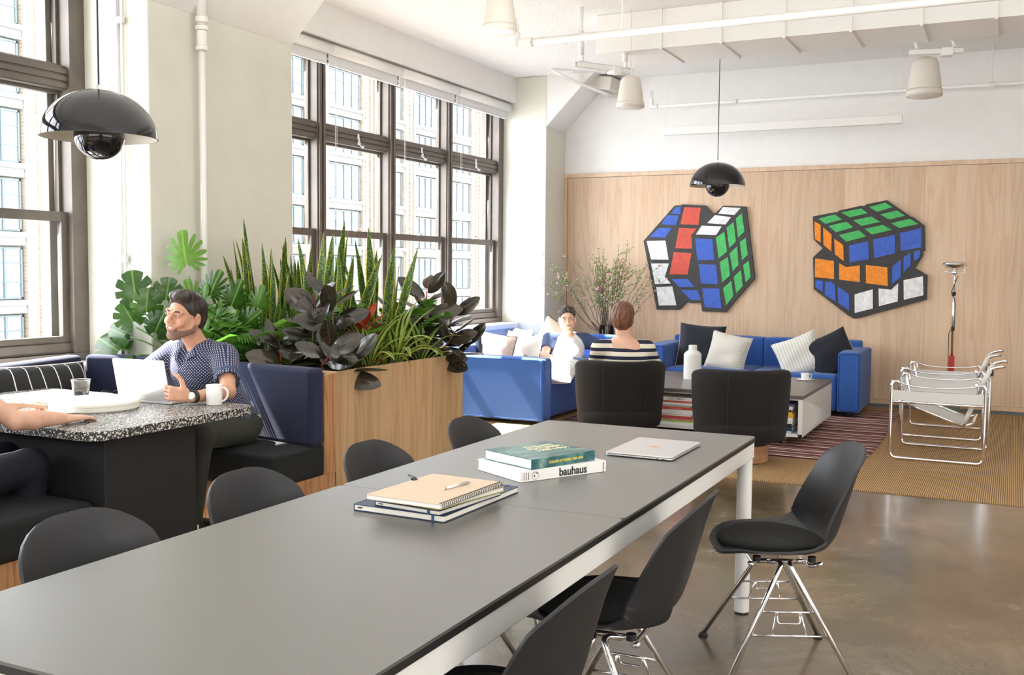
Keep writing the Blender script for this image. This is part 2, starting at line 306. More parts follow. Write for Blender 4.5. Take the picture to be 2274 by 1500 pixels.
# ------------------------------------------------------------------ mesh helpers
class MB:
    def __init__(s): s.v = []; s.f = []
    def add(s, v, f):
        n = len(s.v); s.v += [tuple(p) for p in v]; s.f += [tuple(i+n for i in q) for q in f]; return s
    def box(s, x0, y0, z0, x1, y1, z1, M=None):
        v = [Vector((x, y, z)) for z in (z0, z1) for y in (y0, y1) for x in (x0, x1)]
        if M: v = [M @ p for p in v]
        return s.add(v, [(0, 2, 3, 1), (4, 5, 7, 6), (0, 1, 5, 4), (2, 6, 7, 3), (0, 4, 6, 2), (1, 3, 7, 5)])
    def tube(s, pts, r, seg=10, closed=False, caps=True):
        P = [Vector(p) for p in pts]; n = len(P); R = r if isinstance(r, (list, tuple)) else [r]*n
        rings = []; prev = None
        for i in range(n):
            if closed: t = (P[(i+1) % n]-P[i-1])
            else: t = (P[min(i+1, n-1)]-P[max(i-1, 0)])
            if t.length < 1e-9: t = Vector((0, 0, 1))
            t.normalize()
            if prev is None: a = t.orthogonal().normalized()
            else: a = (prev-t*prev.dot(t)); a = a.normalized() if a.length > 1e-6 else t.orthogonal().normalized()
            prev = a; b = t.cross(a); rings.append([P[i]+(a*math.cos(2*PI*k/seg)+b*math.sin(2*PI*k/seg))*R[i] for k in range(seg)])
        v = [p for q in rings for p in q]; f = []
        m = n if closed else n-1
        for i in range(m):
            j = (i+1) % n
            for k in range(seg):
                l = (k+1) % seg; f.append((i*seg+k, i*seg+l, j*seg+l, j*seg+k))
        if caps and not closed: f.append(tuple(range(seg))[::-1]); f.append(tuple(range((n-1)*seg, n*seg)))
        return s.add(v, f)
    def lathe(s, prof, seg=32, c=(0, 0, 0), caps=False, a0=0, a1=2*PI):
        full = abs(a1-a0-2*PI) < 1e-6; m = seg if full else seg+1
        v = []; f = []
        for (r, z) in prof:
            for k in range(m):
                a = a0+(a1-a0)*k/seg; v.append((c[0]+r*math.cos(a), c[1]+r*math.sin(a), c[2]+z))
        for i in range(len(prof)-1):
            for k in range(seg):
                l = (k+1) % m; f.append((i*m+k, i*m+l, (i+1)*m+l, (i+1)*m+k))
        if caps: f.append(tuple(range(m))[::-1]); f.append(tuple(range((len(prof)-1)*m, len(prof)*m)))
        return s.add(v, f)
    def prism(s, poly, z0, z1, M=None):
        n = len(poly); v = [Vector((x, y, z0)) for x, y in poly]+[Vector((x, y, z1)) for x, y in poly]
        if M: v = [M @ p for p in v]
        return s.add(v, [tuple(range(n))[::-1], tuple(range(n, 2*n))]+[(i, (i+1) % n, n+(i+1) % n, n+i) for i in range(n)])
    def grid(s, fn, nu, nv):
        v = [fn(i/nu, j/nv) for j in range(nv+1) for i in range(nu+1)]
        f = [(j*(nu+1)+i, j*(nu+1)+i+1, (j+1)*(nu+1)+i+1, (j+1)*(nu+1)+i) for j in range(nv) for i in range(nu)]
        return s.add(v, f)
    def sphere(s, c, r, seg=16, rings=10, sc=(1, 1, 1)):
        prof = [(r*math.sin(PI*i/rings), -r*math.cos(PI*i/rings)) for i in range(rings+1)]
        n = len(s.v); s.lathe(prof, seg)
        s.v[n:] = [(c[0]+p[0]*sc[0], c[1]+p[1]*sc[1], c[2]+p[2]*sc[2]) for p in s.v[n:]]; return s
    def xf(s, M):
        s.v = [tuple(M @ Vector(p)) for p in s.v]; return s
    def mesh(s, name, mat, smooth=False, uv=None):
        me = bpy.data.meshes.new(name); me.from_pydata(s.v, [], s.f); me.validate()
        bm = bmesh.new(); bm.from_mesh(me); bmesh.ops.remove_doubles(bm, verts=bm.verts, dist=1e-5)
        bmesh.ops.recalc_face_normals(bm, faces=bm.faces); bm.to_mesh(me); bm.free()
        if mat: me.materials.append(mat)
        if smooth: me.shade_smooth()
        return me
    def build(s, name, mat, parent=None, smooth=False, bevel=0, seg=2, sub=0, solid=0, label=None, angle=None):
        o = link(name, s.mesh(name, mat, smooth), parent)
        if solid: md = o.modifiers.new('solid', 'SOLIDIFY'); md.thickness = solid; md.offset = 0
        if bevel:
            md = o.modifiers.new('bevel', 'BEVEL'); md.width = bevel; md.segments = seg; md.limit_method = 'ANGLE'; md.angle_limit = math.radians(40)
            o.data.shade_smooth(); md.harden_normals = True
        if sub: md = o.modifiers.new('sub', 'SUBSURF'); md.levels = sub; md.render_levels = sub; o.data.shade_smooth()
        if label: o['label'] = label
        return o
def link(name, me, parent=None):
    o = bpy.data.objects.new(name, me); C.objects.link(o)
    if parent: o.parent = parent
    return o
def tag(o, label, cat, group=None, kind=None):
    if label: o['label'] = label
    if cat: o['category'] = cat
    if group: o['group'] = group
    if kind: o['kind'] = kind
    return o
def thing(name, label, cat, loc=(0, 0, 0), rz=0, group=None):
    o = bpy.data.objects.new(name, None); C.objects.link(o); o.empty_display_size = .1
    o.location = loc; o.rotation_euler = (0, 0, rz); return tag(o, label, cat, group)
def struct(o): o['kind'] = 'structure'; return o
def copy_tree(o, parent=None):
    c = o.copy(); C.objects.link(c); c.parent = parent
    for ch in list(KIDS.get(o.name, [])) or [x for x in o.children]: copy_tree(ch, c)
    return c
KIDS = {}
def arc(pts, r, n=5):
    """round the corners of a polyline"""
    P = [Vector(p) for p in pts]; out = [P[0]]
    for i in range(1, len(P)-1):
        a = (P[i-1]-P[i]); b = (P[i+1]-P[i]); d = min(r, a.length*.45, b.length*.45); a.normalize(); b.normalize()
        s, e = P[i]+a*d, P[i]+b*d
        for k in range(n+1):
            t = k/n; out.append(s*(1-t)**2+P[i]*2*t*(1-t)+e*t*t)
    out.append(P[-1]); return out
def text_mesh(body, size, mat, parent, M, name='lettering', ext=.0006, font_bold=False, align='CENTER', sx=1.0):
    cu = bpy.data.curves.new('txt', 'FONT'); cu.body = body; cu.size = size; cu.extrude = ext; cu.align_x = align; cu.align_y = 'CENTER'
    if font_bold: cu.offset = size*.022
    tmp = bpy.data.objects.new('txt', cu); C.objects.link(tmp)
    dg = bpy.context.evaluated_depsgraph_get(); me = bpy.data.meshes.new_from_object(tmp.evaluated_get(dg))
    bpy.data.objects.remove(tmp); me.transform(M @ Matrix.Diagonal((sx, 1, 1, 1))); me.materials.clear(); me.materials.append(mat)
    return link(name, me, parent)
def frame_M(o, x, y):
    """matrix with origin o, local x along x, local y along y"""
    x = Vector(x).normalized(); y = Vector(y); y = (y-x*y.dot(x)).normalized(); z = x.cross(y)
    return Matrix(((x.x, y.x, z.x, o[0]), (x.y, y.y, z.y, o[1]), (x.z, y.z, z.z, o[2]), (0, 0, 0, 1)))
# ---------------- implicit surfaces, for bodies
def surfnet(F, org, h):
    s = F < 0; nx, ny, nz = F.shape
    c = np.zeros((nx-1, ny-1, nz-1, 3)); cnt = np.zeros((nx-1, ny-1, nz-1))
    for ax in range(3):
        for b in (0, 1):
            for d in (0, 1):
                o = [0, 0, 0]; oth = [a for a in range(3) if a != ax]; o[oth[0]] = b; o[oth[1]] = d; e = list(o); e[ax] = 1
                sl = lambda q: tuple(slice(q[a], F.shape[a]-1+q[a]) for a in range(3))
                A, B = F[sl(o)], F[sl(e)]; m = (A < 0) != (B < 0); t = np.where(m, A/np.where(m, A-B, 1), 0)
                for a in range(3):
                    c[..., a] += m*((o[a]) + (t if a == ax else 0))
                cnt += m
    act = cnt > 0; idx = -np.ones(act.shape, int); idx[act] = np.arange(act.sum())
    gi = np.argwhere(act); v = (gi + c[act]/cnt[act][:, None])*h + np.array(org)
    faces = []
    for ax in range(3):
        o1, o2 = [a for a in range(3) if a != ax]
        A = np.take(s, range(F.shape[ax]-1), axis=ax); B = np.take(s, range(1, F.shape[ax]), axis=ax)
        e = np.argwhere(A != B); e = e[(e[:, o1] > 0) & (e[:, o2] > 0) & (e[:, o1] < F.shape[o1]-1) & (e[:, o2] < F.shape[o2]-1)]
        def g(d1, d2):
            q = e.copy(); q[:, o1] -= d1; q[:, o2] -= d2; return idx[q[:, 0], q[:, 1], q[:, 2]]
        q = np.stack([g(1, 1), g(0, 1), g(0, 0), g(1, 0)], 1); fl = A[e[:, 0], e[:, 1], e[:, 2]] if ax != 1 else ~A[e[:, 0], e[:, 1], e[:, 2]]
        q = np.where(fl[:, None], q, q[:, ::-1]); faces.append(q)
    return v, np.concatenate(faces)
def smin(a, b, k):
    h = np.clip(.5+.5*(b-a)/k, 0, 1); return b*(1-h)+a*h-k*h*(1-h)
def smax(a, b, k): return -smin(-a, -b, k)
def cap(P, a, b, ra, rb):
    a = np.array(a, float); b = np.array(b, float); d = b-a; t = np.clip(((P-a)@d)/max(d@d, 1e-12), 0, 1)
    return np.linalg.norm(P-a-t[..., None]*d, axis=-1)-(ra+(rb-ra)*t)
def ell(P, c, r, M=None):
    q = P-np.array(c, float)
    if M is not None: q = q@M
    r = np.array(r, float); k0 = np.linalg.norm(q/r, axis=-1); k1 = np.linalg.norm(q/(r*r), axis=-1)
    return k0*(k0-1)/np.maximum(k1, 1e-9)
def sdf_obj(name, fn, lo, hi, h, mat, parent, smooth_it=2):
    n = [int(math.ceil((hi[i]-lo[i])/h))+1 for i in range(3)]
    ax = [lo[i]+h*np.arange(n[i]) for i in range(3)]
    P = np.stack(np.meshgrid(*ax, indexing='ij'), -1); F = fn(P)
    F[0] = F[-1] = 1; F[:, 0] = F[:, -1] = 1; F[:, :, 0] = F[:, :, -1] = 1
    v, f = surfnet(F, lo, h)
    me = bpy.data.meshes.new(name); me.from_pydata(v.tolist(), [], f.tolist()); me.materials.append(mat); me.shade_smooth()
    o = link(name, me, parent)
    if smooth_it: md = o.modifiers.new('smooth', 'SMOOTH'); md.iterations = smooth_it; md.factor = .5
    return o
def chain(P, pts, rad, k=.02, F=None):
    for i in range(len(pts)-1):
        d = cap(P, pts[i], pts[i+1], rad[i], rad[i+1]); F = d if F is None else smin(F, d, k)
    return F

# ================================================================== SETTING
struct(MB().box(-5.75, -5, -.12, 6, 11.65, 0).build('floor', M_floor))
struct(MB().box(-5.75, -5, 3.66, 6, 11.65, 3.8).build('ceiling', M_ceil))
wb = struct(MB().box(-5.75, 11.49, 0, 6, 11.65, 3.66).build('wall_back', M_white))
x = -4.86; k = 0
pm = MB().box(0, -.020, 0, .3994, 0, 2.44).mesh('panel', M_oak)
while x < 5.9:
    o = link('panel', pm, wb); o.location = (x, 11.49, .085); x += .40
MB().box(-4.91, 11.455, 2.53, 6, 11.49, 2.575).build('panel_frame', M_oak, wb, bevel=.003)
MB().box(-4.91, 11.455, .0, -4.865, 11.49, 2.53).build('panel_frame', M_oak, wb, bevel=.003)
MB().box(-4.86, 11.462, .035, 6, 11.49, .083).build('panel_frame', M_oak, wb, bevel=.003)
struct(MB().box(-4.9, 11.475, 0, 6, 11.49, .035).build('baseboard_back', plain('grey_reveal_strip', (.12, .15, .15), .6)))
struct(MB().box(6, -5, 0, 6.1, 11.65, 3.66).build('wall_right', M_white))
struct(MB().box(-5.75, -5.1, 0, 6.1, -5, 3.66).build('wall_rear', M_white))
wl = MB()
BAYS = [(-4.7, -1.2), (.2, 4.85), (6.28, 10.93)]
for a, b in BAYS:
    wl.box(-5.75, a, 0, -5.42, b, .80); wl.box(-5.75, a, 3.37, -5.30, b, 3.66)
wl.box(-5.75, -5, 0, -4.91, -4.7, 3.66)
struct(wl.build('wall_left', M_white))
for a, b in ((-1.2, .2), (4.85, 6.28), (10.93, 11.49)):
    m = MB().box(-5.75, a, 0, -4.91, b, 3.66)
    cobj = struct(m.build('column', M_col, bevel=.012))
    hm = MB(); yy = (a, b)
    P = [(-4.912, 3.08), (-4.33, 3.662), (-4.912, 3.662)]
    v = [(p[0], y, p[1]) for y in yy for p in P]
    hm.add(v, [(0, 1, 2), (5, 4, 3), (0, 3, 4, 1), (1, 4, 5, 2), (2, 5, 3, 0)])
    hm.build('haunch', M_white, cobj, bevel=.008)

def window(num, y0, y1, centers):
    root = thing('window_%d' % num, None, None, (-5.5, y0, 0)); struct(root)
    inv = Matrix.Translation((5.5, -y0, 0))
    def part(name, mb, mat, par=root, **k): return mb.xf(inv).build(name, mat, par, **k)
    f = MB().box(-5.62, y0, .81, -5.46, y1, .86).box(-5.60, y0, .86, -5.49, y1, .925).box(-5.62, y0, 3.26, -5.46, y1, 3.37)
    f.box(-5.62, y0, .86, -5.46, y0+.10, 3.26).box(-5.62, y1-.12, .86, -5.46, y1, 3.26)
    f.box(-5.66, y0, .86, -5.60, y0+.16, 3.26).box(-5.66, y1-.18, .86, -5.60, y1, 3.26)
    part('window_frame', f, M_frame, bevel=.004)
    part('window_sill', MB().box(-5.5, y0, .74, -5.24, y1, .808), M_gloss, bevel=.02)
    edges = [y0+.10]+centers+[y1-.12]
    for c in centers:
        part('mullion', MB().box(-5.60, c-.060, .86, -5.475, c+.060, 3.26).box(-5.475, c-.046, .86, -5.458, c-.012, 3.26).box(-5.475, c+.012, .86, -5.458, c+.046, 3.26), M_frame, bevel=.003)
    for i in range(len(edges)-1):
        a = edges[i]+(.06 if i else 0); b = edges[i+1]-(.06 if i < len(edges)-2 else 0)
        t = MB().box(-5.60, a, 2.545, -5.495, b, 2.695)
        for z in (2.555, 2.60, 2.645): t.box(-5.495, a, z, -5.483, b, z+.032)
        tr = part('transom', t, M_frame, bevel=.002)
        ym = (a+b)/2
        part('latch', MB().tube([(-5.478, ym, 2.66), (-5.465, ym, 2.60), (-5.455, ym, 2.56), (-5.45, ym+.03, 2.54)], .006).sphere((-5.45, ym+.035, 2.545), .014).box(-5.482, ym-.014, 2.56, -5.474, ym+.014, 2.66), M_chrome, tr)
        for nm, z0, z1, xc, w in (('top_light', 2.695, 3.26, -5.575, .022), ('upper_sash', 1.74, 2.545, -5.575, .022), ('lower_sash', .925, 1.77, -5.525, .05)):
            s = MB().box(xc-.02, a, z0, xc+.02, a+w, z1).box(xc-.02, b-w, z0, xc+.02, b, z1).box(xc-.02, a+w, z0, xc+.02, b-w, z0+w*.9)
            s.box(xc-.02, a+w, z1-(.062 if nm == 'lower_sash' else w), xc+.02, b-w, z1)
            so = part(nm, s, M_frame, bevel=.003)
            pn = MB().box(xc-.003, a+w-.004, z0+w*.9-.004, xc+.003, b-w+.004, z1-w+.004)
            pn.xf(inv).build('pane', M_glass, so)
        part('sash_lock', MB().box(-5.50, ym-.03, 1.77, -5.48, ym+.03, 1.782).tube([(-5.49, ym, 1.785), (-5.47, ym+.04, 1.80)], .006), M_chrome, bevel=0)
window(1, .2, 4.85, [1.20, 2.33, 3.46])
window(2, 6.28, 10.93, [7.40, 8.53, 9.66])
window(3, -4.7, -1.2, [-3.55, -2.4])

# blinds over window 2
for i, (a, b, wh) in enumerate(((6.30, 7.39, 'nearest the beige column'), (7.40, 8.52, 'second from the beige column'), (8.53, 9.65, 'third from the beige column'), (9.66, 10.88, 'beside the white reveal'))):
    t = thing('roller_blind', 'white rolled-up roller blind at window head, '+wh, 'blind', (-5.37, (a+b)/2, 3.30), 0, 'roller blinds on the large window')
    L2 = (b-a)/2
    MB().tube([(0, -L2, .01), (0, L2, .01)], .045, 20).build('roller_cassette', M_gloss, t, smooth=True)
    MB().box(-.035, -L2+.01, -.115, -.028, L2-.01, 0).box(-.045, -L2+.01, -.12, -.022, L2-.01, -.10).build('shade_hem', M_chain, t, bevel=.003)
    if i < 3 or True:
        ch = MB().tube([(.02, -L2+.03, 0), (.022, -L2+.03, -1.45), (.022, -L2+.055, -1.45), (.02, -L2+.055, 0)], .0016, 5); ch.build('pull_chain', M_gloss, t)
# radiator under window 2
rd = thing('radiator', 'white column radiator under the far window behind the blue sofa', 'radiator', (-5.33, 8.9, .12))
for i in range(26):
    y = -1.5+i*.12
    MB().box(-.06, y, 0, .06, y+.085, .55).build('radiator_fin', M_gloss, rd, bevel=.02)
MB().tube([(0, -1.55, .05), (0, 1.62, .05)], .02).tube([(0, -1.55, .5), (0, 1.62, .5)], .02).build('radiator_pipe', M_gloss, rd)
MB().tube([(.05, 1.56, .48), (.13, 1.56, .48)], .035, 14).tube([(.13, 1.56, .48), (.15, 1.56, .48)], .028, 14).build('valve_knob', M_alu, rd, bevel=.004)

# ---------------- facade across the street
SX = 2.3
def by(y): return y*SX
def bz(z): return 1.42+(z-1.42)*SX
XB = -20*SX
def brickmat():
    m, N, L, b = nmat('buff_brick'); tc = N.new('ShaderNodeTexCoord'); mp = N.new('ShaderNodeMapping'); mp.inputs['Rotation'].default_value = (0, PI/2, PI/2)
    br = N.new('ShaderNodeTexBrick'); br.inputs['Scale'].default_value = 1.0
    sp = N.new('ShaderNodeSeparateXYZ'); cb = N.new('ShaderNodeCombineXYZ'); L.new(tc.outputs['Object'], sp.inputs[0]); L.new(sp.outputs[1], cb.inputs[0]); L.new(sp.outputs[2], cb.inputs[1])
    L.new(cb.outputs[0], br.inputs['Vector']); br.inputs['Brick Width'].default_value = .5; br.inputs['Row Height'].default_value = .19; br.inputs['Mortar Size'].default_value = .02
    br.inputs['Color1'].default_value = (.25, .20, .15, 1); br.inputs['Color2'].default_value = (.20, .15, .105, 1); br.inputs['Mortar'].default_value = (.26, .235, .20, 1)
    L.new(br.outputs['Color'], b.inputs['Base Color']); setp(b, Roughness=.9); return m
M_brick = brickmat()
M_stone = plain('pale_stone', (.26, .255, .24), .85, var=.05, bscale=.6)
M_bwin = plain('far_window_metal', (.075, .095, .10), .6)
M_bglass = plain('far_window_glass', (.15, .17, .18), .15, .0, var=.45, bscale=.5)
bld = thing('building', 'tall pale stone and buff brick loft building across the street', 'building', (XB, by(26), -12))
bo = Matrix.Translation((-XB, -by(26), 12))
MB().box(XB-3, by(8), -12, XB-.5, by(44), bz(12)).xf(bo).build('wall', M_brick, bld)
cols = [(8, 9.7), (11.1, 12.9), (14.2, 16.0), (17.4, 19.2), (20.9, 22.6), (24.4, 26.2), (27.5, 29.3), (30.3, 31.95), (32.8, 34.5), (35.6, 37.1), (38.5, 40.2), (41.5, 43)]
rows = [.68+1.52*k for k in range(-3, 7)]
py = 8
for i in range(len(cols)-1):
    a = by(cols[i][1]+.06); b = by(cols[i+1][0]-.06); c = (a+b)/2
    m = MB().box(XB-.5, a, -12, XB, b, bz(12)); m.box(XB, c-.75, -12, XB+.12, c-.45, bz(12)); m.box(XB, c-.15, -12, XB+.18, c+.15, bz(12)); m.box(XB, c+.45, -12, XB+.12, c+.75, bz(12))
    m.xf(bo).build('brick_pier', M_brick, bld)
for r in rows:
    zt = bz(r+1.2); zb = bz(r+1.52-.04)
    m = MB().box(XB-.5, by(8), zt, XB-.08, by(44), zb)
    for a, b in cols: m.box(XB-.1, by(a-.06), zb-.22, XB+.22, by(b+.06), zb+.04).box(XB-.1, by(a-.04), zt+.15, XB+.0, by(b+.04), zb-.45)
    m.xf(bo).build('stone_band', M_stone, bld)
wcache = {}
for a, b in cols:
    wd = round(b-a, 2)
    if wd not in wcache:
        w = wd*SX; hgt = 1.16*SX; n = 4 if wd > 1.6 else 3; m = MB()
        m.box(-.3, 0, 0, -.18, .1, hgt).box(-.3, w-.1, 0, -.18, w, hgt).box(-.3, 0, 0, -.18, w, .1).box(-.3, 0, hgt-.1, -.18, w, hgt)
        for i in range(1, n): m.box(-.3, w*i/n-.07, 0, -.16, w*i/n+.07, hgt)
        for zf in (.33, .70): m.box(-.28, 0, hgt*zf-.035, -.2, w, hgt*zf+.035)
        g = MB().box(-.27, .05, .05, -.25, w-.05, hgt-.05)
        wcache[wd] = (m.mesh('window', M_bwin), g.mesh('pane', M_bglass))
    for r in rows:
        o = link('window', wcache[wd][0], bld); o.location = (0, by(a)-by(26), bz(r)+12)
        p = link('pane', wcache[wd][1], o)
struct(MB().box(XB-4, -20, -12.5, -6.5, 120, -12).build('street', M_street))

# ---------------- pipes, duct, speakers, ceiling fixtures
t = thing('riser_pipe', 'white painted riser pipe with collars on the beige column', 'pipe', (-4.84, 5.25, 0))
MB().tube([(0, 0, 0), (0, 0, 3.2)], .022, 16).build('pipe', M_gloss, t, smooth=True)
MB().tube([(0, 0, 3.0), (0, 0, 3.66)], .032, 16).build('pipe', M_gloss, t, smooth=True)
for z0, z1, r in ((2.84, 2.87, .04), (2.87, 2.97, .034), (2.97, 3.0, .042), (3.02, 3.06, .04)):
    MB().tube([(0, 0, z0), (0, 0, z1)], r, 16).build('pipe_collar', M_gloss, t, bevel=.005)
t = thing('conduit', 'thin grey metal conduit running up the sunlit window reveal', 'conduit', (-5.14, 4.828, 0))
MB().tube([(0, 0, .1), (0, 0, 3.66)], .012, 10).build('pipe', M_alu, t, smooth=True)
MB().tube([(.035, 0, .1), (.035, 0, 3.66)], .006, 8).build('pipe', M_white_metal, t, smooth=True)
for z in (1.45, 2.95): MB().box(-.03, -.02, z, .05, .012, z+.04).build('strap', M_alu, t, bevel=.002)
t = thing('air_duct', 'large white rectangular air duct hung under the ceiling', 'duct', (1.3, 8.9, 3.33))
MB().box(-4.69, -.32, 0, 4.69, .33, .33).build('duct_body', M_gloss, t, bevel=.004)
for i in range(17):
    xx = -4.1+i*.52
    MB().box(xx, -.334, -.012, xx+.02, .344, .33).build('duct_flange', M_gloss, t)
t = thing('ceiling_pipe', 'white sprinkler pipe crossing in front of the air duct', 'pipe', (-3.76, 7.80, 3.30))
MB().tube([(0, 0, 0), (6.5, 0, 0)], .03, 12).build('pipe', M_gloss, t, smooth=True)
MB().tube([(-.03, 0, -.035), (-.03, 0, .09)], .036, 12).tube([(-.03, 0, .09), (-.03, 0, .16)], .022, 10).tube([(0, 0, 0), (.12, 0, 0)], .04, 12).build('elbow', M_gloss, t, bevel=.004)
MB().tube([(-.03, 0, .16), (-.03, 0, .21)], .010, 8).build('sprinkler_head', M_chrome, t)
for xx in (.9, 3.1, 5): MB().tube([(xx, 0, 0), (xx, 0, .36)], .006, 6).build('hanger_rod', M_gloss, t)
t = thing('sprinkler_pipe', 'slim white sprinkler pipe along the upper back wall', 'pipe', (-3.72, 11.2, 3.27))
MB().tube([(0, 0, 0), (9.6, 0, .005)], .017, 12).build('pipe', M_gloss, t, smooth=True)
MB().tube([(-.02, 0, -.02), (-.02, 0, .09)], .024, 12).tube([(-.02, 0, 0), (.05, 0, 0)], .026, 12).build('elbow', M_gloss, t, bevel=.003)
MB().tube(arc([(-.035, 0, .1), (-.035, 0, .17), (-.005, 0, .17), (-.005, 0, .1)], .012), .004, 6).tube([(-.02, 0, .09), (-.02, 0, .18)], .005, 6).build('sprinkler_head', M_alu, t)
for xx in (.92, 3.45): MB().tube([(xx-.03, 0, 0), (xx+.03, 0, 0)], .026, 12).build('coupling', M_gloss, t, bevel=.003)
MB().tube([(3.45, 0, 0), (3.45, 0, .39)], .006, 6).build('hanger_rod', M_gloss, t)
t = thing('linear_lamp', 'long white linear lamp hanging before the upper back wall', 'lamp', (-2.27, 10.9, 2.90))
MB().box(-1.22, -.03, 0, 1.22, .03, .085).build('lamp_body', M_gloss, t, bevel=.004)
for xx in (-1.2, 1.2): MB().tube([(xx, 0, .085), (xx, 0, .76)], .003, 5).build('suspension_wire', M_gloss, t)
def speaker(loc, s, label):
    t = thing('pendant_speaker', label, 'speaker', loc, 0, 'white pendant speakers')
    MB().lathe([(.001, .30), (.05, .30), (.085, .285), (.10, .25), (.118, .14), (.133, .02), (.136, 0), (.130, -.006), (.125, -.004)], 36).xf(Matrix.Scale(s, 4)).build('speaker_shell', M_spk, t, smooth=True)
    MB().lathe([(.127, -.003), (.11, -.012), (.001, -.016)], 36).xf(Matrix.Scale(s, 4)).build('speaker_grille', M_gloss, t, smooth=True)
    MB().lathe([(.124, .05), (.134, .05), (.138, .03), (.138, .0), (.126, .0)], 36).xf(Matrix.Scale(s, 4)).build('rim_band', M_spk, t, smooth=True)
    top = 3.34-loc[2] if loc[1] > 8.5 else 3.66-loc[2]
    MB().tube([(0, 0, .3*s), (0, 0, .33*s), (.008, 0, .36*s), (0, 0, min(.42*s, top)), (0, 0, top)], .004, 6).build('suspension_wire', M_alu, t)
    return t
speaker((-3.60, 7.12, 3.235), .98, 'white pendant speaker cut off by the top of the photo')
speaker((-3.03, 8.50, 2.83), .88, 'white pendant speaker left of the black pendant lamp')
speaker((-.74, 9.42, 2.92), 1.06, 'white pendant speaker at the right near the back wall')
# mounting channels
def channel(loc, rz, ln, label):
    t = thing('mounting_rail', label, 'rail', loc, rz)
    m = MB().box(0, -.03, 0, ln, -.022, .045).box(0, .022, 0, ln, .03, .045).box(0, -.03, .04, ln, .03, .045)
    m.build('rail', M_white_metal, t)
    for xx in (.05, ln-.08): MB().tube(arc([(xx, 0, 3.66-loc[2]), (xx, 0, .12), (xx+.02, 0, .02)], .03), .016, 10).tube([(xx, 0, .10), (xx, 0, .30)], .024, 8).build('support_conduit', M_gloss, t, smooth=True)
    MB().box(ln*.6, -.05, -.02, ln*.6+.09, .05, .05).build('junction_box', M_gloss, t, bevel=.008)
channel((-3.42, 8.22, 3.16), 1.05, .62, 'white slotted mounting rail above the left pendant speaker')
channel((-.86, 9.28, 3.24), .2, .42, 'white mounting rail above the right pendant speaker')
t = thing('wiring_trough', 'pale wiring trough with bent conduits at the corner haunch', 'trough', (-4.4, 11.2, 3.50))
MB().box(-.13, -.10, 0, .20, .27, .15).xf(Matrix.Rotation(.12, 4, 'Y')).build('trough', M_spk, t, bevel=.01)
for k in range(3): MB().tube(arc([(-.30, -.62, .15), (-.22+.03*k, -.48, .07), (.05+.02*k, .0-.03*k, -.03), (.10+.03*k, .20, -.06)], .08), .010, 10).build('conduit', M_gloss, t, smooth=True)
t = thing('junction_box', 'small grey junction box on the ceiling behind the duct', 'box', (-3.0, 9.75, 3.60)); MB().box(-.08, -.05, 0, .08, .05, .06).build('box', M_alu, t, bevel=.004)
t = thing('junction_box', 'long grey junction box on the ceiling right of the pendant cord', 'box', (-2.25, 9.9, 3.60)); MB().box(-.13, -.06, 0, .13, .06, .06).build('box', M_alu, t, bevel=.004)
def pendant(loc, label):
    t = thing('pendant_lamp', label, 'lamp', loc, 0, 'black dome pendant lamps')
    pr = [(.25*math.sin(a), .215*math.cos(a)) for a in [PI/2*i/18 for i in range(19)]]; pr = [(max(.012, r), z) for r, z in pr]
    MB().lathe(pr, 64).build('shade', M_lampblack, t, smooth=True)
    MB().lathe([(max(.02, r*.985), z*.975) for r, z in pr], 64).build('shade_lining', M_lampw, t, smooth=True)
    MB().sphere((0, 0, .012), .109, 40, 24).build('lower_globe', M_lampblack, t, smooth=True)
    MB().tube([(0, 0, .06), (0, 0, .235)], .007, 8).build('stem', M_chrome, t)
    MB().tube([(0, 0, .2), (0, 0, 3.66-loc[2])], .004, 6).build('cord', plain('blue_black_cord', (.012, .01, .04), .6), t)
M_lampblack = plain('glossy_black_enamel', (.006, .006, .009), .05, 0, coat=.35)
M_lampblack.node_tree.nodes['Principled BSDF'].inputs['Specular IOR Level'].default_value = .45
pendant((-3.703, 3.363, 1.995), 'black dome pendant lamp near the left window, largest of the two')
pendant((-2.46, 9.28, 2.20), 'black dome pendant lamp hanging far off before the oak wall')
t = thing('wall_outlet', 'small black and white double socket on the oak wall', 'outlet', (-.19, 11.468, .45))
MB().box(-.035, -.012, -.06, .035, 0, .06).build('face_plate', M_ink, t, bevel=.003)
for z in (-.035, .012): MB().box(-.02, -.016, z, .02, -.011, z+.026).build('socket', M_bright, t, bevel=.002)

# ================================================================== FURNITURE
def pipe_box(x0, y0, z0, x1, y1, z1, r=.006, ins=.012):
    a = []
    for z in (z0+ins, z1-ins): a.append(arc([(x0+ins, y0, z), (x1-ins, y0, z)], .01))
    return a
# rugs
t = thing('sisal_carpet', 'large tan ribbed sisal carpet under the lounge seating', 'carpet', (0, 7.0, 0))
MB().box(-4.9, -.02, 0, 3.2, 4.42, .008).build('carpet', M_jute, t, bevel=.003)
MB().box(-4.9, -.035, 0, 3.2, -.02, .009).build('binding', M_jute, t)
t = thing('striped_rug', 'flatwoven rug with red, black and cream stripes under the coffee table', 'rug', (-2.35, 7.92, .0085))
MB().grid(lambda u, v: (-1.45+2.83*u+.02*math.sin(v*5)*u, 3.05*v, .0025+.001*math.sin(u*20)), 30, 30).build('rug', M_kilim, t, smooth=True, solid=.003)

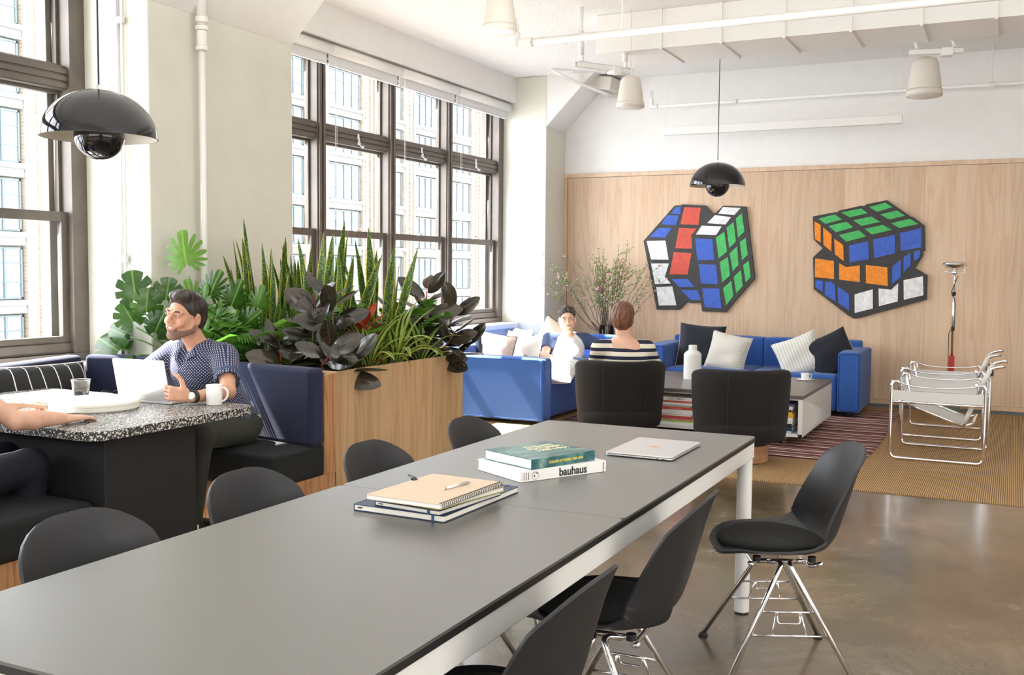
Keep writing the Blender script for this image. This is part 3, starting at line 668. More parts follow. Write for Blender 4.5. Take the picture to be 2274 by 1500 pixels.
# ---- long meeting table
t = thing('meeting_table', 'long charcoal-topped meeting table with white metal frame', 'table', (-1.412, 2.7, 0))
def rrect(x0, y0, x1, y1, r, n=5):
    P = []
    for cx_, cy_, a0 in ((x1-r, y1-r, 0), (x0+r, y1-r, PI/2), (x0+r, y0+r, PI), (x1-r, y0+r, 1.5*PI)):
        for k in range(n+1): a = a0+PI/2*k/n; P.append((cx_+r*math.cos(a), cy_+r*math.sin(a)))
    return P
MB().prism(rrect(-.472, -1.53, .472, -.06, .02), .733, .740).build('tabletop', M_tabletop, t)
MB().prism(rrect(-.472, -.0585, .472, 1.545, .02), .733, .740).build('tabletop', M_tabletop, t)
MB().prism(rrect(-.4725, -1.5305, .4725, 1.5455, .02), .718, .7335).build('edge_band', M_tedge, t)
MB().box(-.468, -1.525, .652, -.438, 1.54, .718).box(.438, -1.525, .652, .468, 1.54, .718).box(-.438, -1.525, .652, .438, -1.495, .718).box(-.438, 1.51, .652, .438, 1.54, .718).build('apron', M_white_metal, t, bevel=.003)
for sx in (-1, 1):
    for yy in (-1.495, 1.51):
        l = MB().tube([(sx*.437, yy, .006), (sx*.437, yy, .66)], .031, 28).build('leg', M_white_metal, t, smooth=False, bevel=.002)
        MB().tube([(sx*.437, yy, 0), (sx*.437, yy, .006)], .028, 20).build('foot_pad', M_rub, l)
for z in (.672, .70): MB().tube([(.4675, 1.50, z), (.4695, 1.50, z)], .003, 8).build('bolt', M_alu, t)

# ---- shell chairs (local +X is forward)
PROF = [(.236, .428), (.220, .441), (.175, .446), (.09, .437), (.0, .428), (-.08, .428), (-.145, .445), (-.185, .49), (-.208, .555), (-.228, .63), (-.248, .71), (-.262, .758), (-.272, .792), (-.284, .808)]
HW = [.222, .226, .230, .234, .236, .238, .236, .232, .226, .218, .206, .190, .170, .155]
RISE = [.000, .004, .016, .030, .042, .054, .072, .088, .086, .070, .050, .034, .020, .010]   # edge lift / wrap
_pl = [0.0]
for _i in range(1, len(PROF)): _pl.append(_pl[-1]+math.hypot(PROF[_i][0]-PROF[_i-1][0], PROF[_i][1]-PROF[_i-1][1]))
_px = np.array([p[0] for p in PROF]); _pz = np.array([p[1] for p in PROF]); _tt = np.linspace(0, _pl[-1], 400)
def _sm(a, w=21):
    k = np.hanning(w); k /= k.sum(); pad = w//2; b = np.concatenate([2*a[0]-a[pad:0:-1], a, 2*a[-1]-a[-2:-pad-2:-1]]); return np.convolve(b, k, 'valid')
_X = _sm(np.interp(_tt, _pl, _px), 41); _Z = _sm(np.interp(_tt, _pl, _pz), 41); _H = _sm(np.interp(_tt, _pl, HW), 61); _Rr = _sm(np.interp(_tt, _pl, RISE), 61)
_dX = np.gradient(_X); _dZ = np.gradient(_Z)
def shell_fn(off=0.0):
    def f(u, v):
        v = .5-.5*math.cos(PI*v) if 0 else v
        q = v*399; i = min(int(q), 398); w = q-i; g = lambda A: float(A[i]*(1-w)+A[i+1]*w)
        x, z, hw, rs, dx, dz = g(_X), g(_Z), g(_H), g(_Rr), g(_dX), g(_dZ); l = math.hypot(dx, dz); nx, nz = dz/l, -dx/l
        L_ = _pl[-1]; e0 = v*L_; e1 = (1-v)*L_
        for e_, r_ in ((e0, .17), (e1, .115)):
            if e_ < r_: hw -= r_*(1-math.sqrt(max(0, 1-(1-e_/r_)**2)))
        s = 2*u-1; e = abs(s)**2.4*rs*min(1, (hw/.2)**2)+off
        return (x+nx*e, s*hw, z+nz*e)
    return f
R60 = math.radians(60)
def make_chair(label):
    t = thing('shell_chair', label, 'chair', group='charcoal shell chairs around the long table')
    _f = shell_fn(); _vs = lambda v: v if .12 < v < .88 else (.12*(1-math.cos(PI/2*v/.12)) if v <= .12 else 1-.12*(1-math.cos(PI/2*(1-v)/.12)))
    m = MB().grid(lambda u, v: _f(u, _vs(v)), 22, 48); o = m.build('seat_shell', M_shell, t, smooth=True)
    md = o.modifiers.new('solid', 'SOLIDIFY'); md.thickness = .009; md.offset = 0
    md = o.modifiers.new('bevel', 'BEVEL'); md.width = .0035; md.segments = 3; md.limit_method = 'ANGLE'; md.angle_limit = R60
    # seat pad: round-ish disc following the seat
    def pad(u, v):
        a = 2*PI*u; r = v; return (.025+.195*r*math.cos(a), .192*r*math.sin(a), .458+.016*(1-r**6)-.022*(1-r)*0+.016*r*r*abs(math.sin(a))**2)
    m = MB().grid(pad, 36, 8); n0 = len(m.v); m.grid(lambda u, v: (.025+.195*math.cos(2*PI*u)*(1-.03*v), .192*math.sin(2*PI*u)*(1-.03*v), .458+.016*math.sin(2*PI*u)**2-.020*v), 36, 1)
    m.build('seat_pad', M_felt, t, smooth=True)
    for sy in (-1, 1):
        for sx in (-1, 1):
            top = (sx*.014, sy*.125, .398); foot = (sx*.222, sy*.258, .012)
            pts = arc([(sx*.05, sy*.07, .392), (sx*.02, sy*.10, .402), top, foot], .03)
            l = MB().tube(pts, .0095, 12).build('leg', M_chrome, t, smooth=True)
            MB().tube([(foot[0], foot[1], 0), (foot[0], foot[1], .010), (foot[0], foot[1], .016)], [.019, .017, .010], 14).build('glide', M_rub, l, smooth=True)
        def lp(sx, z):
            k = (z-.398)/(.012-.398); tx, ty = sx*.014, sy*.125; fx, fy = sx*.222, sy*.258
            return (tx+(fx-tx)*k, ty+(fy-ty)*k, z)
        r = MB()
        a, b = lp(1, .17), lp(-1, .17); r.tube([a, b], .004, 8)
        c, d = lp(1, .245), lp(-1, .245); r.tube([c, d], .004, 8)
        for w in (.28, .72):
            p = [a[i]*(1-w)+b[i]*w for i in range(3)]; q = [c[i]*(1-w)+d[i]*w for i in range(3)]; q[2] += .0
            r.tube([p, q], .0035, 8)
        q0 = [c[i]*.7+d[i]*.3 for i in range(3)]; q1 = [c[i]*.3+d[i]*.7 for i in range(3)]
        r.tube(arc([q0, (q0[0], q0[1]+sy*.018, q0[2]-.035), (q1[0], q1[1]+sy*.018, q1[2]-.035), q1], .012), .0035, 8)
        r.build('side_rungs', M_chrome, t, smooth=True)
    r = MB().tube(arc([(.13, -.15, .408), (.10, -.10, .385), (.10, .10, .385), (.13, .15, .408)], .04), .0085, 10)
    r.tube(arc([(-.12, -.15, .410), (-.09, -.10, .385), (-.09, .10, .385), (-.12, .15, .410)], .04), .0085, 10)
    r.tube([(.10, -.06, .392), (-.09, -.06, .392)], .009, 10).tube([(.10, .06, .392), (-.09, .06, .392)], .009, 10)
    r.build('under_frame', M_chrome, t, smooth=True)
    for xx in (.125, -.115):
        for yy in (-.14, .14): MB().tube([(xx*.8, yy*.85, .408), (xx*.8, yy*.85, .426)], .014, 14).build('shock_mount', M_rub, t)
    return t
chair0 = make_chair('charcoal shell chair pushed in nearest the far end of table, booth side')
CH = [  # back-top world x, y, heading, label   (heading = direction the sitter faces)
    (-2.085, 1.785, 0.0, 'charcoal shell chair on the booth side, nearest the camera, at lower left'),
    (-2.085, 2.400, 0.0, 'charcoal shell chair on the booth side, second from the camera'),
    (-2.045, 3.010, 0.0, 'charcoal shell chair on the booth side, in front of the oak planter face'),
    (-2.035, 3.710, 0.0, 'charcoal shell chair on the booth side, furthest from the camera'),
    (-.735, 1.92, PI, 'charcoal shell chair cut off at the bottom edge, nearest the camera'),
    (-.735, 2.755, PI+.04, 'middle charcoal shell chair at right of table, seen from behind'),
]
for i, (x, y, rz, lab) in enumerate(CH):
    o = chair0 if i == 0 else copy_tree(chair0)
    o.location = (x+.272*math.cos(rz), y+.272*math.sin(rz), 0); o.rotation_euler = (0, 0, rz); o['label'] = lab
o = copy_tree(chair0); o.location = (-.735, 3.72, 0); o.rotation_euler = (0, 0, PI+.42); o['label'] = 'charcoal shell chair turned out beside the white table leg, fully visible'

# ---- things on the long table
def boxbook(t, w, d, h, cover, spine_r=0, pages=M_bright, hard=.003, ov=.003):
    """book lying flat: spine on -Y side, w along X, d along Y; z from 0..h"""
    MB().box(-w/2+ov, -d/2+.004, hard, w/2-ov, d/2-ov, h-hard).build('pages', pages, t)
    MB().box(-w/2, -d/2, 0, w/2, d/2, hard).box(-w/2, -d/2, h-hard, w/2, d/2, h).box(-w/2, -d/2-.003, 0, w/2, -d/2+.003, h).build('cover', cover, t, bevel=.0015)
T = .7405
dx, dy = Vector((.165, .303)).normalized(), None
ang = math.atan2(.345, .158)
def loc_ang(px, py, qx, qy): return math.atan2(qy-py, qx-px)
# bauhaus book: spine runs from (-1.399,2.937) to (-1.23,3.25), body goes to the left
a = loc_ang(-1.399, 2.937, -1.225, 3.245)
M_bcov = plain('white_dust_jacket', (.83, .82, .80), .3)
def place_book(name, label, p0, p1, depth, z, h, cover, pages=M_bright, **k):
    a = math.atan2(p1[1]-p0[1], p1[0]-p0[0]); w = math.hypot(p1[0]-p0[0], p1[1]-p0[1])
    mx, my = (p0[0]+p1[0])/2, (p0[1]+p1[1])/2
    c = (mx-math.sin(a)*depth/2, my+math.cos(a)*depth/2, z)
    t = thing(name, label, 'book' if 'note' not in name else 'notebook', c, a)
    boxbook(t, w, depth, h, cover, pages=pages, **k); return t, w
t, w = place_book('book', 'thick white book with bold black spine lettering, under the teal book', (-1.399, 2.937), (-1.225, 3.245), .255, T, .037, M_bcov)
fm = lambda dpt: frame_M((0, -dpt/2-.0034, 0), (1, 0, 0), (0, 0, 1))
text_mesh('bauhaus', .038, M_ink, t, Matrix.Translation((.035, -.255/2-.0035, .0175)) @ frame_M((0, 0, 0), (1, 0, 0), (0, 0, 1)), font_bold=True, sx=.95)
m = MB(); m.tube([(-w/2+.058+.013*math.cos(q*PI/8), -.1312, .0185+.013*math.sin(q*PI/8)) for q in range(16)], .0004, 4, closed=True)
m.box(-w/2+.052, -.1315, .014, -w/2+.056, -.1308, .019).box(-w/2+.048, -.1315, .026, -w/2+.064, -.1308, .027).box(-w/2+.062, -.1315, .023, -w/2+.066, -.1308, .0275)
for k in range(3): m.box(-w/2+.012+.009*k, -.1315, .006, -w/2+.0135+.009*k, -.1308, .030)
m.build('spine_emblem', M_ink, t)
text_mesh('TASCHEN', .007, M_ink, t, Matrix.Translation((w/2-.012, -.255/2-.0035, .018)) @ frame_M((0, 0, 0), (0, 0, 1), (-1, 0, 0)))
def mk_teal():
    m, N, L, b = nmat('teal_book_jacket'); n = noise(N, L, 9, 3, dist=1.5, stretch=(1, 2.2, 1)); r = ramp(N, L, n.outputs['Fac'], [(.30, (.01, .05, .06)), (.48, (.03, .13, .14)), (.60, (.10, .24, .22)), (.72, (.34, .42, .34))])
    L.new(r.outputs[0], b.inputs['Base Color']); setp(b, Roughness=.28); return m
t, w = place_book('book', 'teal exhibition book with gold spine lettering, on the white book', (-1.376, 2.972), (-1.262, 3.235), .24, T+.0375, .034, mk_teal())
text_mesh('ITALIAN FUTURISM 1909-1944', .0125, M_gold, t, Matrix.Translation((.008, -.1235, .016)) @ frame_M((0, 0, 0), (1, 0, 0), (0, 0, 1)), font_bold=True, sx=.95)
for i, s_ in enumerate(('ITALIAN', 'FUTURISM', '1909-1944')):
    text_mesh(s_, .034, plain('pale_gold_print', (.80, .74, .45), .5), t, Matrix.Translation((.045, .055-.036*i, .0343)) @ Matrix.Rotation(0, 4, 'Z'), ext=.0002, font_bold=True)
# closed laptop
t = thing('laptop', 'closed silver laptop lying alone at the far end of the table', 'laptop', (-1.205, 3.715, T), math.radians(90))
MB().prism(rrect(-.19, -.128, .19, .128, .012), .003, .0085).build('base', M_alu, t, bevel=.0015)
MB().prism(rrect(-.19, -.128, .19, .128, .012), .0095, .0145).build('lid', M_alu, t, bevel=.002)
MB().tube([(-.15, 0, .0005), (-.15, 0, .0035)], .006, 8).tube([(.15, .1, .0005), (.15, .1, .0035)], .006, 8).tube([(.15, -.1, .0005), (.15, -.1, .0035)], .006, 8).build('feet', M_rub, t)
m = MB(); m.prism([(.020*math.cos(q*PI/10)*(1-.12*max(0, math.cos(q*PI/10))**6), .021*math.sin(q*PI/10)*(1-.16*(abs(math.sin(q*PI/10)) > .97))) for q in range(20)], .0144, .0148)
m.prism([(.002, .022), (.010, .026), (.010, .034), (.003, .029)], .0144, .0148)
m.build('lid_emblem', plain('painted_amber_reflection', (.75, .42, .22), .25, .6), t)  # amber reflection is put into the emblem's base colour
MB().box(-.19-.0008, -.10, .0045, -.189, -.088, .0065).box(-.1908, -.078, .0045, -.189, -.066, .0065).build('ports', M_ink, t)
# notebooks
def notebook(label, p0, p1, depth, z, h, cover, band=None, **k):
    t, w = place_book('notebook', label, p0, p1, depth, z, h, cover, pages=M_paper, hard=.0018, ov=.002)
    if band: MB().box(w/2-.045, -depth/2-.0045, -.0005, w/2-.038, depth/2+.001, h+.0008).build('elastic_band', band, t)
    MB().box(-w/2+.012, depth/2-.0025, h*.45, -w/2+.03, depth/2-.001, h*.6).build('page_tab', M_ink, t)
    return t
M_band = plain('blue_elastic', (.03, .08, .20), .7)
def nb(label, c, ang_, w, d, z, h, cover, band):
    """spine at local -X; open side towards +X; near end at -Y"""
    t = thing('notebook', label, 'notebook', (c[0], c[1], z), ang_)
    MB().box(-w/2+.003, -d/2+.003, .0018, w/2-.003, d/2-.003, h-.0018).build('pages', M_paper, t, bevel=.002)
    MB().prism(rrect(-w/2, -d/2, w/2, d/2, .008), 0, .0018).prism(rrect(-w/2, -d/2, w/2, d/2, .008), h-.0018, h).box(-w/2, -d/2+.004, 0, -w/2+.003, d/2-.004, h).build('cover', cover, t)
    if band: MB().box(w/2-.040, -d/2-.0012, -.0003, w/2-.034, d/2+.0012, h+.0008).build('elastic_band', band, t)
    MB().box(-w/2+.014, -d/2+.0022, h*.42, -w/2+.03, -d/2+.0032, h*.6).build('label_tab', M_ink, t)
    return t
nb('large dark blue notebook, bottom of the notebook stack', (-1.495, 2.588), math.radians(-1.5), .300, .44, T, .019, M_navybk, M_band)
nb('slim dark blue notebook with elastic, second from the bottom of stack', (-1.457, 2.522), math.radians(-6), .225, .31, T+.0195, .014, M_navybk, M_band)
nb('olive covered notebook with rounded corners, directly under the kraft pad', (-1.440, 2.525), math.radians(-10), .205, .30, T+.034, .016, M_olive, M_olive)
t = thing('spiral_notebook', 'kraft spiral notebook on top of the notebook stack', 'notebook', (-1.448, 2.490, T+.0505), math.radians(-2.5))
MB().box(-.120, -.165, 0, .117, .165, .010).build('pages', M_bright, t)
MB().prism(rrect(-.122, -.168, .121, .168, .006), .010, .0118).build('cover', M_kraft, t)
MB().prism(rrect(-.122, -.168, .121, .168, .006), -.0014, 0).build('back_cover', M_kraft, t)
m = MB()
for k in range(34):
    y = -.16+k*.0097; m.tube([(.116+.007*math.cos(a_), y+.0016*a_/6.28, .006+.0075*math.sin(a_)) for a_ in [2*PI*i/9 for i in range(9)]], .0011, 5, closed=True)
m.build('wire_spiral', M_ink, t, smooth=True)
t = thing('ballpoint_pen', 'silver ballpoint pen lying on the kraft spiral notebook', 'pen', (-1.405, 2.525, T+.0663), math.radians(-100))
MB().tube([(-.055, 0, .0), (.045, 0, .0)], .0044, 12).build('barrel', M_alu, t, smooth=True)
MB().tube([(.045, 0, 0), (.062, 0, 0)], [.0044, .001], 12).build('tip', M_chrome, t, smooth=True)
MB().tube([(-.055, 0, 0), (-.066, 0, 0)], .0025, 10).box(-.052, -.0012, .004, -.015, .0012, .0062).build('clip', M_chrome, t)
t = thing('binder_clip', 'small black binder clip on the edge of the kraft notebook', 'clip', (-1.560, 2.555, T+.062), math.radians(170))
MB().add([(-.010, -.009, -.004), (-.010, .009, -.004), (.004, .009, .007), (.004, -.009, .007), (.009, -.009, -.008), (.009, .009, -.008)], [(0, 1, 2, 3), (3, 2, 5, 4)]).build('clip_body', M_black, t, solid=.0015)
MB().tube(arc([(.004, -.006, .007), (.024, -.004, .013), (.024, .004, .013), (.004, .006, .007)], .004), .001, 6).build('wire_handle', M_black, t)

# ---- terrazzo booth table and what is on it
t = thing('terrazzo_table', 'black and white terrazzo booth table on a black pedestal', 'table', (-4.15, 3.50, 0))
x1 = .80
MB().prism(rrect(-.72, -.505, x1, .505, .09, 8), .700, .740).build('tabletop', M_terr, t, bevel=.003)
MB().box(-.05, -.37, .0, .70, .17, .700).build('pedestal', M_dark, t, bevel=.002)
TT = .7405
t = thing('laptop', 'open silver laptop whose back faces the camera, held by smiling man', 'laptop', (-3.90, 3.90, TT), math.radians(3))
MB().prism(rrect(-.165, -.11, .165, .11, .012), .001, .012).build('base', M_alu, t, bevel=.002)
L3 = MB().prism(rrect(-.165, 0, .165, .215, .012), -.003, .003); L3.xf(Matrix.Translation((0, -.108, .012)) @ Matrix.Rotation(math.radians(102), 4, 'X')); L3.build('lid', M_alu, t, bevel=.0015)
L4 = MB().box(-.155, .01, -.0045, .155, .205, -.003); L4.xf(Matrix.Translation((0, -.108, .012)) @ Matrix.Rotation(math.radians(102), 4, 'X')); L4.build('screen', M_ink, t)
MB().box(-.14, -.04, .012, .14, .08, .0128).build('keyboard', M_ink, t)
t = thing('mug', 'white ceramic mug near the right corner of terrazzo table', 'mug', (-3.545, 3.905, TT), math.radians(18))
MB().lathe([(.001, .004), (.036, .004), (.037, .0), (.039, .003), (.0395, .10), (.0385, .1015), (.037, .10), (.0365, .01), (.001, .008)], 40).build('mug_body', M_ceram, t, smooth=True)
MB().tube([(.038+.0, 0, .085), (.055, 0, .087), (.068, 0, .075), (.071, 0, .055), (.064, 0, .035), (.050, 0, .022), (.038, 0, .020)], .0052, 10).build('handle', M_ceram, t, smooth=True)
t = thing('round_tray', 'shallow round cream tray box on terrazzo table before the laptop', 'tray', (-3.955, 3.535, TT))
MB().lathe([(.001, 0), (.198, 0), (.205, .006), (.207, .036), (.204, .041), (.198, .042), (.001, .042)], 72).build('tray_body', M_cream, t, smooth=False, bevel=.0)
MB().lathe([(.2075, .028), (.209, .028), (.209, .030), (.2075, .030)], 72).build('lid_rim', M_cream, t, smooth=True)
t = thing('plastic_cup', 'clear plastic cup on terrazzo table behind the cream tray', 'cup', (-4.235, 3.70, TT))
MB().lathe([(.001, .002), (.034, .002), (.046, .102), (.050, .104), (.050, .108), (.0475, .108), (.0445, .10), (.0325, .004), (.001, .004)], 36).build('cup_body', M_clear, t, smooth=True)
t = thing('eyeglasses', 'thin dark-framed eyeglasses folded beside the open laptop', 'glasses', (-4.20, 3.86, TT), math.radians(20))
m = MB()
for sx in (-1, 1): m.tube([(sx*.032+.024*math.cos(a_), 0, .02+.019*math.sin(a_)) for a_ in [2*PI*i/18 for i in range(18)]], .0014, 6, closed=True)
m.tube([(-.010, 0, .025), (0, 0, .028), (.010, 0, .025)], .0014, 6); m.build('rims', M_ink, t, smooth=True)
MB().tube([(-.057, 0, .028), (-.055, .05, .026), (.02, .062, .006)], .0015, 6).tube([(.057, 0, .028), (.055, .058, .026), (-.02, .07, .004)], .0015, 6).build('temple_arms', M_ink, t, smooth=True)

# ---- booth (U-shaped banquette)
bt = thing('booth_banquette', 'U-shaped booth with navy backs, charcoal seat cushions and pine base', 'booth', (-4.3, 4.2, 0))
Bi = Matrix.Translation((4.3, -4.2, 0))
def bp(name, mb, mat, **k): return mb.xf(Bi).build(name, mat, bt, **k)
# arm against the planter
bp('base_panel', MB().box(-5.35, 4.27, .045, -3.465, 4.80, .255), M_pine, bevel=.002)
bp('plinth', MB().box(-5.3, 4.31, 0, -3.50, 4.78, .045), M_black)
bp('end_panel', MB().box(-3.485, 4.700, .255, -3.463, 4.815, .822).box(-4.0, 4.76, .255, -3.485, 4.80, .80), M_pine, bevel=.002)
def puffbox(x0, y0, z0, x1, y1, z1, puff=.02, n=10, top=True, front=0):
    m = MB()
    def f(u, v):
        x = x0+(x1-x0)*u; y = y0+(y1-y0)*v; return (x, y, z1+puff*(1-abs(2*u-1)**4)*(1-abs(2*v-1)**4))
    m.grid(f, n, n)
    m.grid(lambda u, v: (x0+(x1-x0)*u, y0, z0+(z1-z0)*v), n, 2).grid(lambda u, v: (x0+(x1-x0)*u, y1, z0+(z1-z0)*v), n, 2)
    m.grid(lambda u, v: (x0, y0+(y1-y0)*u, z0+(z1-z0)*v), n, 2).grid(lambda u, v: (x1, y0+(y1-y0)*u, z0+(z1-z0)*v), n, 2)
    m.grid(lambda u, v: (x0+(x1-x0)*u, y0+(y1-y0)*v, z0), n, n)
    return m
bp('seat_cushion', puffbox(-4.95, 4.24, .257, -3.462, 4.70, .430, .014), M_seatfelt, bevel=.02, seg=3)
def backseg(pts, th, z0, z1, name='backrest', bev=.03):
    """vertical slab along a plan polyline"""
    P = [Vector((p[0], p[1], 0)) for p in pts]; nrm = []
    for i in range(len(P)):
        d = (P[min(i+1, len(P)-1)]-P[max(i-1, 0)]).normalized(); nrm.append(Vector((-d.y, d.x, 0)))
    out = [p+n*th for p, n in zip(P, nrm)]
    poly = [(p.x, p.y) for p in P]+[(p.x, p.y) for p in reversed(out)]
    return bp(name, MB().prism(poly, z0, z1), M_navy, bevel=bev, seg=4)
backseg([(-4.93, 4.705), (-4.5, 4.69), (-4.0, 4.645), (-3.7, 4.60), (-3.455, 4.565)], .112, .43, .868)
# corner & window-side section
backseg([(-5.235, 4.60), (-4.935, 4.706)], .10, .43, .868)
backseg([(-4.93, 3.15), (-4.97, 3.55), (-5.08, 4.05), (-5.235, 4.595)], .12, .43, .868)
backseg([(-4.93, 2.3), (-4.93, 3.145)], .12, .43, .868)
bp('seat_cushion', MB().prism([(-4.95, 4.70), (-5.20, 4.58), (-5.06, 4.05), (-4.95, 3.55), (-4.92, 3.12), (-4.48, 3.12), (-4.50, 3.9), (-4.56, 4.235), (-4.95, 4.24)], .257, .438), M_seatfelt, bevel=.02, seg=3)
bp('base_panel', MB().prism([(-5.30, 4.7), (-5.30, 4.58), (-5.1, 4.0), (-5.0, 3.1), (-4.52, 3.1), (-4.56, 4.27), (-4.9, 4.5)], .045, .255), M_pine)
# near arm
bp('seat_cushion', puffbox(-4.92, 2.45, .262, -3.475, 3.10, .425, .022), M_seatfelt, bevel=.03, seg=4)
bp('base_panel', MB().box(-5.0, 2.25, .045, -3.50, 3.06, .26), M_pine, bevel=.002)
bp('plinth', MB().box(-5.0, 2.3, 0, -3.54, 3.02, .045), M_black)
backseg([(-3.48, 2.42), (-4.93, 2.42)], .13, .43, .868)

# ---- planter
pt = thing('oak_planter', 'long honey oak planter box filled with plants beside the booth', 'planter', (-3.47, 4.82, 0))
inv = Matrix.Translation((3.47, -4.82, 0))
yy = 4.82
while yy < 6.30:
    y2 = min(yy+.36, 6.33)
    MB().box(-3.489, yy, .0, -3.47, y2-.0008, .832).xf(inv).build('panel', M_oak2, pt)
    yy += .36
MB().box(-4.80, 4.82, 0, -3.489, 4.845, .832).box(-4.80, 6.305, 0, -3.489, 6.33, .832).box(-4.80, 4.845, 0, -4.775, 6.305, .832).xf(inv).build('side_panels', M_oak2, pt, bevel=.002)
MB().box(-4.775, 4.845, 0, -3.489, 6.305, .76).xf(inv).build('soil', M_soil, pt)

# ---- pillows
def pillow(name, label, loc, rot, w, h, th, mat, group=None, back=None, piping=None, cat='cushion', pinch=.07):
    t = thing(name, label, cat, loc, 0, group); t.rotation_euler = rot
    def side(s):
        def f(u, v):
            a, b = 2*u-1, 2*v-1
            ea = 1-pinch*(1-b*b)*1.0; eb = 1-pinch*(1-a*a)*1.0
            x = a*w/2*(1-pinch*(1-b*b)*abs(a)**3); z = b*h/2*(1-pinch*(1-a*a)*abs(b)**3)
            d = th/2*max(0, (1-a**4))**.55*max(0, (1-b**4))**.55
            d *= 1+.10*math.sin(3.1*a+1.3*b+loc[0]*7)*.7+.05*math.sin(7*b-3*a)
            return (x, -s*d, z)
        return f
    MB().grid(side(1), 18, 18).build('cushion_front', mat, t, smooth=True)
    MB().grid(side(-1), 18, 18).build('cushion_back', back or mat, t, smooth=True)
    if piping:
        e = []; f = side(1)
        for k in range(18): e.append(f(k/18, 0))
        for k in range(18): e.append(f(1, k/18))
        for k in range(18): e.append(f(1-k/18, 1))
        for k in range(18): e.append(f(0, 1-k/18))
        MB().tube(e, .0045, 6, closed=True).build('piping', piping, t, smooth=True)
    return t
pillow('booth_pillow', 'black pillow with thin white lines leaning on the window-side booth back', (-4.875, 4.00, .655), (math.radians(-20), 0, math.radians(80)), .58, .44, .15, M_bkstripe, piping=M_offw, pinch=.03)

# ---- sofas
def sofa_block(root, name, x0, y0, z0, x1, y1, z1, mat=None, bev=.035, piping=None):
    o = puffbox(x0, y0, z0, x1, y1, z1, .012).build(name, mat or M_blue, root, bevel=bev, seg=4)
    return o
sa = thing('blue_sofa', 'bright blue sofa along the windows, its arm turned to camera', 'sofa', (-4.3, 9.5, 0))
sofa_block(sa, 'arm', -.46, -1.07, .045, .51, -.89, .615)
sofa_block(sa, 'seat', -.33, -.885, .045, .45, .70, .405)
sofa_block(sa, 'seat', -.33, .705, .045, .45, 1.20, .405)
sofa_block(sa, 'backrest', -.55, -1.06, .045, -.335, .30, .70)
sofa_block(sa, 'backrest', -.55, .305, .045, -.335, 1.20, .70)
sofa_block(sa, 'corner_back', -.55, 1.205, .045, .45, 1.38, .70)
for (x, y) in ((.44, -1.0), (-.4, -1.0), (.40, 1.3), (-.4, 1.3)): MB().tube([(x, y, .009), (x, y, .05)], [.022, .026], 14).build('foot', M_black, sa, smooth=True)
def front_piping(root, x0, x1, y, z0, z1, r=.0045, R=.03, plane='Y'):
    P = [(x0, z0+R), (x0, z1-R), (x0+R*.3, z1-R*.3), (x0+R, z1), (x1-R, z1), (x1-R*.3, z1-R*.3), (x1, z1-R), (x1, z0+R), (x1-R, z0), (x0+R, z0)]
    pts = [(p[0], y, p[1]) if plane == 'Y' else (y, p[0], p[1]) for p in P]
    MB().tube(pts, r, 6, closed=True).build('piping', M_bluepipe, root, smooth=True)
front_piping(sa, -.445, .485, -1.068, .06, .605); front_piping(sa, -1.055, -.905, .512, .06, .602, plane='X')
sb = thing('blue_sofa', 'bright blue two-seat sofa against the oak wall below the artworks', 'sofa', (-2.40, 10.9, 0))
sofa_block(sb, 'arm', .88, -.52, .06, 1.09, .36, .645); sofa_block(sb, 'arm', -1.09, -.52, .06, -.88, .36, .645)
sofa_block(sb, 'seat', -.875, -.50, .06, -.002, .22, .415); sofa_block(sb, 'seat', .002, -.50, .06, .875, .22, .415)
sofa_block(sb, 'backrest', -.995, .20, .06, -.002, .42, .715); sofa_block(sb, 'backrest', .002, .20, .06, .995, .42, .715)
for s in (-1, 1):
    front_piping(sb, min(s*.89, s*1.08), max(s*.89, s*1.08), -.522, .075, .635)
    for yy in (-.44, .3): MB().tube([(s*.98, yy, .009), (s*.98, yy, .065)], [.024, .03], 14).build('foot', M_black, sb, smooth=True)
R_ = math.radians
pillow('throw_cushion', 'black velvet cushion with pale back at left end of wall sofa', (-3.00, 10.78, .615), (R_(-14), R_(4), R_(8)), .50, .50, .17, M_velvet, back=M_linen, piping=M_linen, group='cushions on the wall sofa')
pillow('throw_cushion', 'cream cushion with small dark dashes, left half of wall sofa', (-2.66, 10.60, .575), (R_(-16), R_(10), R_(-6)), .44, .42, .17, M_dotpillow, group='cushions on the wall sofa')
pillow('throw_cushion', 'cream ribbed knit cushion, right half of wall sofa', (-1.93, 10.62, .575), (R_(-14), R_(-22), R_(14)), .46, .42, .17, M_ribbed, group='cushions on the wall sofa')
pillow('throw_cushion', 'black velvet cushion tilted by the right arm of wall sofa', (-1.62, 10.66, .590), (R_(-14), R_(-25), R_(20)), .46, .46, .16, M_velvet, back=M_linen, piping=M_linen, group='cushions on the wall sofa')
pillow('throw_cushion', 'half navy, half blush cushion on the window sofa, nearest the camera', (-4.47, 8.78, .605), (R_(-8), R_(6), R_(-10)), .46, .42, .15, M_blush, back=M_offw, piping=M_navylin, group='cushions on the window sofa')
MBn = MB().grid(lambda u, v: (-.205+.17*u*(1-.6*v), -.074-.016*math.sin(u*PI), -.20+.36*v), 6, 8); MBn.build('navy_half', M_navylin, bpy.data.objects['throw_cushion.004'], smooth=True)
pillow('throw_cushion', 'off-white cushion with small dark mark behind the navy and blush cushion', (-4.28, 8.98, .60), (R_(-10), R_(6), R_(-14)), .44, .42, .16, M_offw, group='cushions on the window sofa')
for k in range(4): MB().tube([(.10+.012*k, -.078, -.07), (.115+.012*k, -.082, -.03), (.10+.012*k, -.080, .01)], .002, 5).build('stitched_mark', M_ink, bpy.data.objects['throw_cushion.005'])
pillow('throw_cushion', 'sunlit white cushion left of the seated man on window sofa', (-4.50, 9.42, .62), (R_(-12), 0, R_(-40)), .44, .42, .16, M_offw, group='cushions on the window sofa')
